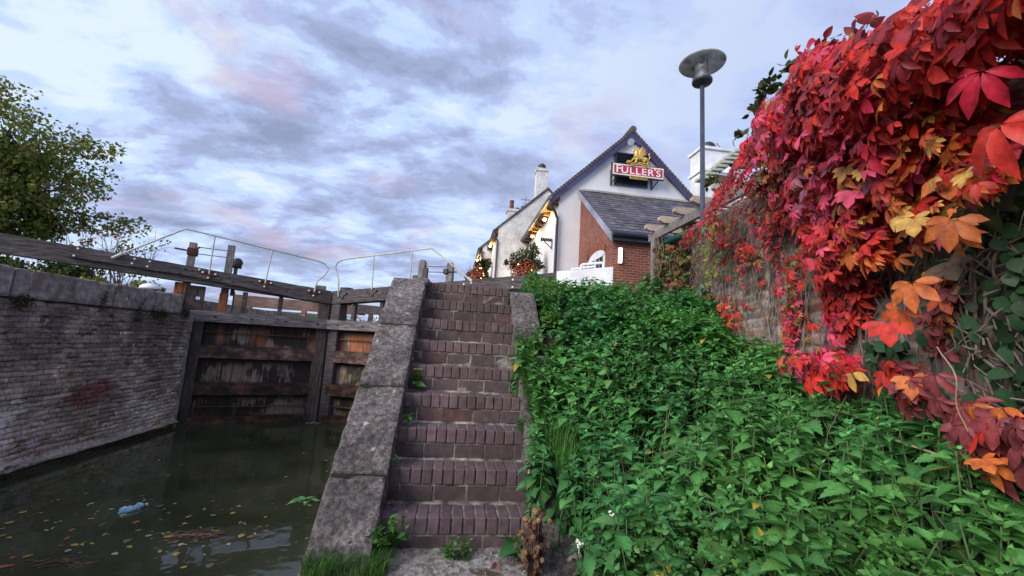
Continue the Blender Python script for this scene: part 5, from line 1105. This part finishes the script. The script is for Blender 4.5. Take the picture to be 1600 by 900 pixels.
    for k in range(130):
        s = rng.uniform(-1.6, 3.64); z0 = rng.uniform(.7, 1.6) if s < 1.5 else rng.uniform(1.4, 2.2); z1 = z0 + rng.uniform(.5, 1.3); pts = []; q = s
        for i in range(7): z = z0 + (z1 - z0) * i / 6; q += rng.normal(0, .035); pts.append(wp(q, min(z, 2.72), .02 + abs(rng.normal(0, .03))))
        st.tube(pts, rng.uniform(.002, .007), 5, cap=False)
    for k in range(260):     # tangle of dry roots at the wall end and in the dark recess
        if k % 2: s, z = rng.uniform(2.9, 3.66), rng.uniform(1.7, 2.75)
        else: s, z = rng.uniform(-1.25, -.55), rng.uniform(.8, 1.75)
        d = rng.normal(0, 1, 3); d /= np.linalg.norm(d); L_ = rng.uniform(.05, .22); pts = [wp(s + d[0] * L_ * t + rng.normal(0, .012), z + d[1] * L_ * t, .05 + abs(d[2]) * .08 + rng.normal(0, .012)) for t in (-1, -.4, .2, .8)]
        st.tube(pts, rng.uniform(.002, .005), 4, cap=False)
    o = st.build('stems', twig, root, fix=False); o.location = -root.location
    st = MB(); pts = [wp(-.80 + .035 * math.sin(z * 11) + .02 * math.sin(z * 27), z, .30 + .03 * math.sin(z * 7)) for z in np.linspace(1.20, .58, 24)]; st.tube(pts, [.0022] * 24, 5)
    pts = [wp(-.86 + t * .5, .76 + .05 * t, .2 + .12 * t) for t in np.linspace(-1, .8, 6)]; st.tube(pts, .005, 5); o = st.build('hanging_stem', mat('pale_stem', [(.3, (.25, .18, .11)), (.7, (.4, .31, .2))], 12, bump=0), root); o.location = -root.location
    st = MB()
    for (s, t) in ((-.02, .028), (-.10, .02), (-.2, .022)): st.tube([wp(s + rng.normal(0, .02), z, .05 + .02 * math.sin(z * 8)) for z in np.linspace(.2, 1.15, 8)], t, 8)
    o = st.build('trunk', bark, root); o.location = -root.location
    # tendrils against the sky
    P = []; TI = []; SZ = []; CO = []
    for (s, z, ds, dz, n) in ((1.9, 2.95, .32, .06, 6), (1.2, 3.08, .22, .12, 5), (.7, 3.18, .15, .10, 7), (.55, 3.16, .22, .05, 7), (.85, 3.14, .22, .05, 7), (-.15, 2.90, .25, .08, 6), (-.45, 2.78, .22, .07, 5), (.35, 3.12, .1, .05, 6)):
        pts = [wp(s + ds * t - .1, z + dz * t + .02 * math.sin(9 * t), .3) for t in np.linspace(0, 1, 6)]; st = MB(); st.tube(pts, .0025, 4, cap=False); o = st.build('tendril', twig, root, fix=False); o.location = -root.location
        for k in range(n * 3): t = rng.random(); P.append(np.array(wp(s + ds * t - .1, z + dz * t, .3)) + rng.normal(0, .02, 3)); TI.append(rng.normal(0, 1, 3)); SZ.append(rng.uniform(.05, .09)); CO.append((grn * .5 if s > .2 else dred) * rng.uniform(.6, 1.2))
    o = scatter('tendril_leaves', OT, OF, P, TI, rng.normal(0, 1, (len(P), 3)), SZ, CO, leafm, parent=root); o.location = -root.location
creeper()
def ivy():
    root = thing('ivy', 'dark green ivy in the shaded recess under the creeper', 'ivy', wp(-.8, .8, .02)); P = []; TI = []; N_ = []; SZ = []; CO = []
    for _ in range(650):
        if rng.random() < .7: s, z = rng.normal(-.92, .18), rng.uniform(.95, 1.80)
        else: s, z = rng.normal(-.13, .05), rng.uniform(.8, 1.25)
        P.append(wp(s, z, rng.uniform(.03, .13))); a = rng.normal(0, .8); TI.append((WU[0] * math.sin(a), WU[1] * math.sin(a), -math.cos(a))); N_.append(np.array([WN[0], WN[1], .3]) + rng.normal(0, .4, 3)); SZ.append(rng.uniform(.035, .085)); CO.append(np.array([.03, .075, .03]) * rng.uniform(.6, 1.5))
    o = scatter('foliage', OT * np.array([1.35, 1, 1]), OF, P, TI, N_, SZ, CO, nettlem, parent=root); o.location = -root.location
ivy()
def pergola_vine():
    root = thing('climbing_vine', 'green vine with orange and red autumn leaves climbing the pergola post', 'vine', (5.1, 6.3, 2.2)); P = []; TI = []; N_ = []; SZ = []; CO = []
    cen = [(5.12, 6.35, 3.6, .14), (5.1, 6.3, 3.1, .13), (5.2, 6.1, 3.45, .28), (5.35, 5.9, 3.0, .3), (5.5, 5.9, 3.5, .3), (5.3, 6.3, 2.6, .35), (5.55, 6.0, 2.4, .3), (5.15, 6.6, 2.9, .2), (5.25, 5.2, 3.75, .2), (5.6, 5.0, 2.9, .3), (5.5, 4.9, 2.4, .3)]
    for _ in range(1700):
        c = cen[rng.integers(len(cen))]; v = norm(rng.normal(0, 1, (1, 3)))[0] * c[3] * rng.random() ** .4 * np.array([1, 1, 1.3]); P.append(np.array(c[:3]) + v)
        TI.append(np.array([0, 0, -1]) + rng.normal(0, .6, 3)); N_.append(np.array([-.4, -1, .4]) + rng.normal(0, .5, 3)); SZ.append(rng.uniform(.08, .16)); q = rng.random()
        CO.append((np.array([.10, .14, .04]) if q < .45 else np.array([.38, .10, .04]) if q < .62 else np.array([.30, .03, .03]) if q < .72 else np.array([.05, .08, .03]) if q < .92 else np.array([.3, .22, .06])) * rng.uniform(.6, 1.3))
    o = scatter('foliage', CT3, CF3, P, TI, N_, SZ, CO, leafm, parent=root, tc=CS3); o.location = -root.location
    st = MB()
    for k in range(16): x, y = rng.uniform(4.9, 5.5), rng.uniform(5.9, 6.5); st.tube([(x + rng.normal(0, .05), y, z) for z in np.linspace(1.8, 3.9, 7)], .008, 5, cap=False)
    o = st.build('stems', twig, root, fix=False); o.location = -root.location
pergola_vine()
# ------------------------------------------------------------------ trees and shrubs
QT = np.array([(-.28, 0, .03), (.28, 0, .03), (.32, .6, 0), (0, 1.0, -.05), (-.32, .6, 0)]); QF = np.array([(0, 1, 2), (0, 2, 3), (0, 3, 4)])
def crown(root, name, clumps, n, size, cols, flat=.8, m=None, g=None):
    w = np.array([c[3] ** 2 for c in clumps]); w /= w.sum(); idx = rng.choice(len(clumps), n, p=w); C_ = np.array(clumps)[idx]
    v = norm(rng.normal(0, 1, (n, 3))) * (rng.random((n, 1)) ** .38) * C_[:, 3:4] * np.array([1, 1, flat]); P = C_[:, :3] + v
    P += (vn(P * 2.2, 3)[:, None] - .5) * .5
    tip = rng.normal(0, 1, (n, 3)) + np.array([0, 0, -.5]); nor = rng.normal(0, .7, (n, 3)) + np.array([0, 0, 1]); cl = np.array(cols)[rng.integers(len(cols), size=n)] * rng.uniform(.65, 1.3, (n, 1)) * (.8 + .5 * vn(C_[:, :3] * 3, 7))[:, None]
    return scatter(name, QT, QF, P, tip, nor, rng.uniform(.6, 1.3, n) * size, cl, m or treeleaf, parent=root)
def bigtree():
    root = thing('tree', 'big broad green-gold tree leaning in from the left beyond the lock', 'tree', (-20.5, 17, 1.7)); cl = []; st = MB()
    st.tube([(0, 0, 0), (.1, 0, 1.2), (.3, -.1, 2.6), (.5, -.1, 4.0)], [.42, .34, .28, .2], 10)
    for k in range(46):
        a = rng.uniform(0, 6.28); e = rng.uniform(-.12, 1.35); L_ = rng.uniform(2.2, 4.9) * (1 - .12 * max(0, e - .9)); z0 = rng.uniform(1.8, 3.8)
        d = np.array([math.cos(a) * math.cos(e), math.sin(a) * math.cos(e) * .8, math.sin(e)]); p0 = np.array([.3, -.1, z0]); p1 = p0 + d * L_ * .5 + np.array([0, 0, .3]); p2 = p0 + d * L_ + np.array([0, 0, -.1 - .3 * (e < .4)])
        st.tube([p0, p1, p2], [.10, .06, .02], 6, cap=False)
        for t in (.45, .62, .78, .9, 1.0, 1.06):
            c = (1 - t) ** 2 * p0 + 2 * t * (1 - t) * p1 + t * t * p2 + rng.normal(0, .35, 3); cl.append((*c, rng.uniform(.45, .85)))
    for k in range(150):
        v = norm(rng.normal(0, 1, (1, 3)))[0] * rng.random() ** .28; cl.append((.3 + v[0] * 4.3 * (1 + .12 * math.sin(5 * v[2])), -.5 + v[1] * 3.0, 5.3 + v[2] * 4.0 - .25 * max(0, v[0]) * 3.0 * 0, rng.uniform(.5, .95)))
    st.build('trunk', bark, root, fix=False)
    crown(root, 'crown', cl, 50000, .14, [(.14, .20, .05), (.19, .26, .055), (.27, .26, .055), (.09, .15, .04), (.32, .25, .06)], .6)
bigtree()
def shrub(name, label, cat, loc, clumps, n, size, cols, twigs=12, group=None, h=1):
    root = thing(name, label, cat, loc, 0, group); crown(root, 'foliage', clumps, n, size, cols); st = MB()
    for k in range(twigs): c = clumps[k % len(clumps)]; st.tube([(c[0] * .2, c[1] * .2, 0), (c[0] * .6, c[1] * .6, c[2] * .5), (c[0] + rng.normal(0, c[3] * .5), c[1], c[2] + c[3] * rng.uniform(.4, 1.25) * h)], [.03, .02, .006], 5, cap=False)
    st.build('stems', bark, root, fix=False); return root
shrub('bush', 'yellow-green bush showing between the left balance beam and the coping', 'bush', (-12.8, 15, 1.7), [(x, rng.normal(0, .3), .45 + rng.normal(0, .12), .5) for x in np.arange(-2.2, 1.6, .35)], 5200, .12, [(.22, .24, .03), (.28, .26, .04), (.13, .17, .03)])
shrub('bush', 'dark green bush at the right end of the yellow-green bush', 'bush', (-10.9, 15, 1.7), [(x, 0, .45, .38) for x in (-.3, .1, .5)], 1500, .10, [(.03, .05, .02), (.05, .07, .025)])
shrub('bush', 'dark green undergrowth low under the big tree', 'bush', (-18, 16, 1.7), [(x, rng.normal(0, .4), .9 + rng.normal(0, .2), .9) for x in np.arange(-4, 3.6, .6)], 9000, .14, [(.035, .06, .02), (.06, .09, .03), (.10, .13, .03)])
def twiggy():
    root = thing('twiggy_shrub', 'thin bare-twigged shrub with a few reddish leaves beside the big tree', 'shrub', (-14.0, 16, 1.7)); st = MB(); P = []
    for k in range(34):
        a = rng.uniform(0, 6.28); L_ = rng.uniform(1.6, 3.5); x = rng.uniform(-.9, .9); d = np.array([math.cos(a) * .35, math.sin(a) * .35, 1.0]); pts = [np.array([x, 0, 0]) + d * L_ * t + rng.normal(0, .05, 3) for t in np.linspace(0, 1, 6)]; st.tube(pts, [.03, .024, .018, .013, .009, .005], 5, cap=False)
        for j in range(4): p = pts[3 + j % 3]; q = p + np.array([rng.normal(0, .35), rng.normal(0, .3), rng.uniform(.1, .5)]); st.tube([p, q], [.008, .004], 4, cap=False); P += [q + rng.normal(0, .12, 3) for _ in range(10)] if L_ < 2.7 else []
    st.build('twigs', twig, root, fix=False); P = np.array(P); scatter('foliage', QT, QF, P, rng.normal(0, 1, P.shape), rng.normal(0, 1, P.shape), np.full(len(P), .12), np.array([(.22, .07, .05), (.15, .10, .05), (.12, .13, .04)])[rng.integers(3, size=len(P))], treeleaf, parent=root)
twiggy()
shrub('flowering_shrub', 'dark leafy shrub with red flowers against the white walls, nearest the drainpipe', 'shrub', (2.95, 12.8, 1.74), [(-.15, 0, 2.85, .42), (.2, 0, 3.0, .36), (-.35, 0, 2.35, .34), (.1, 0, 2.4, .42), (.38, 0, 2.6, .35), (.0, 0, 1.9, .42), (-.4, 0, 1.8, .4), (-.05, 0, 1.3, .4), (-.75, 0, 2.55, .14)], 6000, .075, [(.03, .06, .02), (.045, .08, .025), (.02, .04, .015), (.07, .08, .03)])
shrub('flowering_shrub', 'small dark shrub with warm fairy lights at the farthest cottages', 'shrub', (1.55, 20.0, 1.74), [(-.1, 0, 3.5, .42), (.2, 0, 3.8, .4), (-.35, 0, 3.0, .5), (.1, 0, 2.9, .5), (-.5, 0, 2.6, .4)], 3600, .10, [(.04, .06, .02), (.10, .05, .025), (.03, .05, .02)])
def blossoms(label, loc, rad, n, lit, col):
    root = thing('flower_display', label, 'flowers', loc); P = norm(rng.normal(0, 1, (n, 3))) * (rng.random((n, 1)) ** .5) * np.array(rad)
    scatter('blossoms', QT, QF, P, rng.normal(0, 1, P.shape), rng.normal(0, 1, P.shape), rng.uniform(.04, .085, n), np.array(col)[rng.integers(len(col), size=n)], treeleaf, parent=root)
    for k in range(lit):
        p = norm(rng.normal(0, 1, (1, 3)))[0] * np.array(rad) * .95; p[1] = -abs(p[1]); b = MB(); b.lathe([(.008, -.02), (.028, -.005), (.024, .015), (.005, .025)], tuple(p), 8); b.build('fairy_light', mat('lit_fairy_bulb', [(.3, (1, .8, .5)), (.7, (1, .8, .5))], 3, bump=0, emis=((1, .55, .22), 5)), root)
blossoms('red and orange flowers low in the shrub nearest the drainpipe', (2.76, 12.40, 3.95), (.60, .3, .45), 620, 4, [(.42, .04, .04), (.45, .12, .05), (.5, .22, .12)])
blossoms('warmly lit orange flowers hanging at the farthest cottages', (1.20, 19.5, 4.7), (.55, .3, .65), 700, 10, [(.42, .12, .06), (.5, .22, .12), (.3, .06, .03)])
for (x, y, w_, h_, lb) in ((-9.5, 48, 7, 2.2, 'bare brown scrub far beyond the gates, left'), (-3.8, 44, 4, 1.3, 'bare brown scrub far beyond the gates, centre'), (2, 46, 4, 1.6, 'yellowing scrub far beyond the gates, right')):
    shrub('far_scrub', lb, 'scrub', (x, y, 1.7), [(q, 0, h_ * .5 * rng.uniform(.5, 1.2), h_ * .4) for q in np.linspace(-w_ / 2, w_ / 2, 9)], 1300, .14, [(.10, .085, .06), (.16, .12, .06), (.08, .09, .04)], 26, None, 1.2)
# moss and weeds in the joint below the coping
for (y, z, n, lb) in ((3.78, 1.30, 260, 'dark moss clump in the coping joint at the far left'), (5.1, 1.42, 150, 'narrow moss strip running up a coping joint'), (5.95, 1.33, 160, 'small moss clump right of the narrow moss strip'), (6.5, 1.30, 380, 'widest moss clump under the last coping stones'), (7.35, 1.36, 120, 'green tuft at the end of the lock wall by the gate')):
    root_ = thing('moss_clump', lb, 'moss', (WX + .03, y, z), 0, 'moss clumps under the coping')
    rx = (.16, .06, .07, .26, .10)[('far left' in lb, 'narrow' in lb, 'small moss' in lb, 'widest' in lb, 'green tuft' in lb).index(True)]; rz = .13 if 'narrow' in lb else .045
    P = rng.normal(0, 1, (n, 3)) * np.array([.02, rx * .5, rz]); scatter('foliage', QT, QF, P, rng.normal(0, 1, P.shape), rng.normal(0, 1, P.shape), rng.uniform(.02, .04, n), np.array([(.04, .05, .02)]) * rng.uniform(.5, 1.6, (n, 1)), nettlem, parent=root_)
# ------------------------------------------------------------------ things afloat
kinds = [('yellow', (.50, .33, .06)), ('orange', (.42, .14, .05)), ('brown', (.20, .11, .07)), ('pale', (.42, .40, .30))]
fm = {}
for nm, c in kinds: fm[nm] = mat('floating_leaf_' + nm, [(.3, tuple(k * .6 for k in c)), (.7, c)], 40, rough=.4, bump=0)
def floatleaf(nm, v):
    P = OT.copy(); P[:, 2] = P[:, 2] * .25 + .05; P[:, 0] *= (.7, 1.25)[v]; b = MB(); b.add([tuple(p) for p in P], [tuple(f) for f in OF]); return b.build('floating_leaf', fm[nm], None, fix=False)
protos = {}
i = 0
for k in range(150):
    if k < 95: y = rng.uniform(1.75, 3.4); x = rng.uniform(-4.6, -1.6)
    elif k < 125: x, y = rng.normal(-2.35, .35), rng.normal(2.35, .22)
    else: x, y = rng.uniform(-5.2, -.9), rng.uniform(1.9, 6)
    if x > -.6: continue
    nm = kinds[int(rng.choice(4, p=[.34, .16, .2, .30]))][0]; v = int(rng.integers(2)); key = (nm, v); o = None
    if key not in protos: o = protos[key] = floatleaf(nm, v)
    else: o = protos[key].copy(); C.objects.link(o)
    sc = rng.uniform(.035, .10) if nm != 'pale' else rng.uniform(.03, .07); o.scale = (sc, sc, sc); o.rotation_euler = (0, 0, rng.uniform(0, 6.28)); o.location = (x, y, WZ + .002)
    tag(o, {'yellow': 'yellow fallen leaf floating on the dark lock water', 'orange': 'orange fallen leaf floating on the dark lock water', 'brown': 'brown fallen leaf floating on the dark lock water', 'pale': 'pale dry leaf fragment floating on the dark lock water'}[nm], 'fallen leaf', 'leaves floating on the water: ' + nm)
def debris():
    for (cx, cy, n, lb) in ((-2.22, 2.42, 46, 'raft of dead reeds and leaves afloat in the middle of the water'), (-3.0, 1.85, 26, 'loose reeds afloat at the bottom edge of the picture')):
        mb = MB()
        for k in range(n): x, y = cx + rng.normal(0, .16), cy + rng.normal(0, .07); a = rng.normal(.1, .45); l = rng.uniform(.02, .10); mb.tube([(x - l * math.cos(a), y - l * math.sin(a), WZ + .006), (x + l * math.cos(a), y + l * math.sin(a), WZ + .006 + rng.uniform(0, .02))], rng.uniform(.002, .005), 5)
        tag(mb.build('floating_debris', mat('dead_reed', [(.3, (.08, .045, .03)), (.7, (.24, .15, .10))], 9, bump=0), loc=(cx, cy, WZ), fix=False), lb, 'debris', kind='stuff')
    for (a, b, r_, lb) in (((-1.72, 2.02), (-1.2, 2.15), .004, 'pale thin twig afloat near the parapet'), ((-2.0, 2.42), (-2.5, 2.38), .005, 'longest pale stick lying across the reed raft')):
        mb = MB(); p, q = np.array(a), np.array(b); mb.tube([(*(p + (q - p) * t + rng.normal(0, .008, 2)), WZ + .008) for t in np.linspace(0, 1, 6)], r_, 6); m_ = p + (q - p) * .8; mb.tube([(*m_, WZ + .008), (*(m_ + np.array([.08, .07])), WZ + .03)], r_ * .6, 5)
        tag(mb.build('floating_stick', mat('pale_stick', [(.3, (.2, .15, .12)), (.7, (.36, .30, .25))], 9, bump=0), loc=(a[0], a[1], WZ)), lb, 'stick')
    r = thing('plastic_bottle', 'crumpled pale blue plastic bottle floating among the leaves', 'bottle', (-3.34, 3.05, WZ + .015)); b = MB(); b.lathe([(.02, -.13), (.042, -.125), (.046, -.08), (.036, -.05), (.046, -.02), (.034, .02), (.045, .05), (.036, .08), (.018, .11), (.016, .13)], (0, 0, 0), 14, (.55, .83, .05))
    V_ = np.array(b.v); V_ += (np.stack([vn(V_ * 38, s_) for s_ in (1, 2, 3)], -1) - .5) * .03; b.v = [tuple(v) for v in V_]; b.build('bottle_body', mat('pale_blue_plastic', [(.4, (.12, .30, .38)), (.55, (.35, .58, .68)), (.7, (.6, .75, .82))], 22, rough=.3, bump=0, spec=.6), r, smooth=True)
    b = MB(); b.lathe([(.018, 0), (.018, .018), (.01, .02)], (.55 * .13, .83 * .13, .006), 12, (.55, .83, .05)); b.build('cap', white_paint, r)
debris()
def pebbles():
    mb = MB()
    for k in range(90): x, y = rng.uniform(-.3, 1.0), rng.uniform(-.55, -.06); s = rng.uniform(.003, .010); mb.chbox((x, y, -.19), (x + s, y + s, -.19 + s * .8 + .012), s * .25, None, s * .2)
    tag(mb.build('grit', mat('pale_grit', [(.3, (.2, .18, .16)), (.7, (.5, .48, .45))], 30, bump=0), loc=(.3, -.2, -.19)), 'small stones and grit on the path at the foot of the steps', 'grit', kind='stuff')
    for i, (p, lb) in enumerate((((.10, -.12, -.17), 'curled brown leaf lying left of the parsley-like weed'), ((.72, -.20, -.17), 'red-brown curled leaf lying near the dock'), ((.02, .20, .012), 'small rust-red leaf caught at the back of the bottom tread'))):
        P = CT3 * np.array([1, 1, 3]) * (.09, .07, .05)[i]; b = MB(); b.add([tuple(q) for q in P], [tuple(f) for f in CF3]); o = tag(b.build('dead_leaf', mat('dead_leaf_brown' if i == 0 else 'dead_leaf_red', [(.3, (.10, .05, .03) if i == 0 else (.15, .03, .02)), (.7, (.26, .15, .09) if i == 0 else (.34, .10, .06))], 30, bump=0), None, fix=False), lb, 'fallen leaf'); o.location = p; o.rotation_euler = (.3, .4, i * 2)
pebbles()
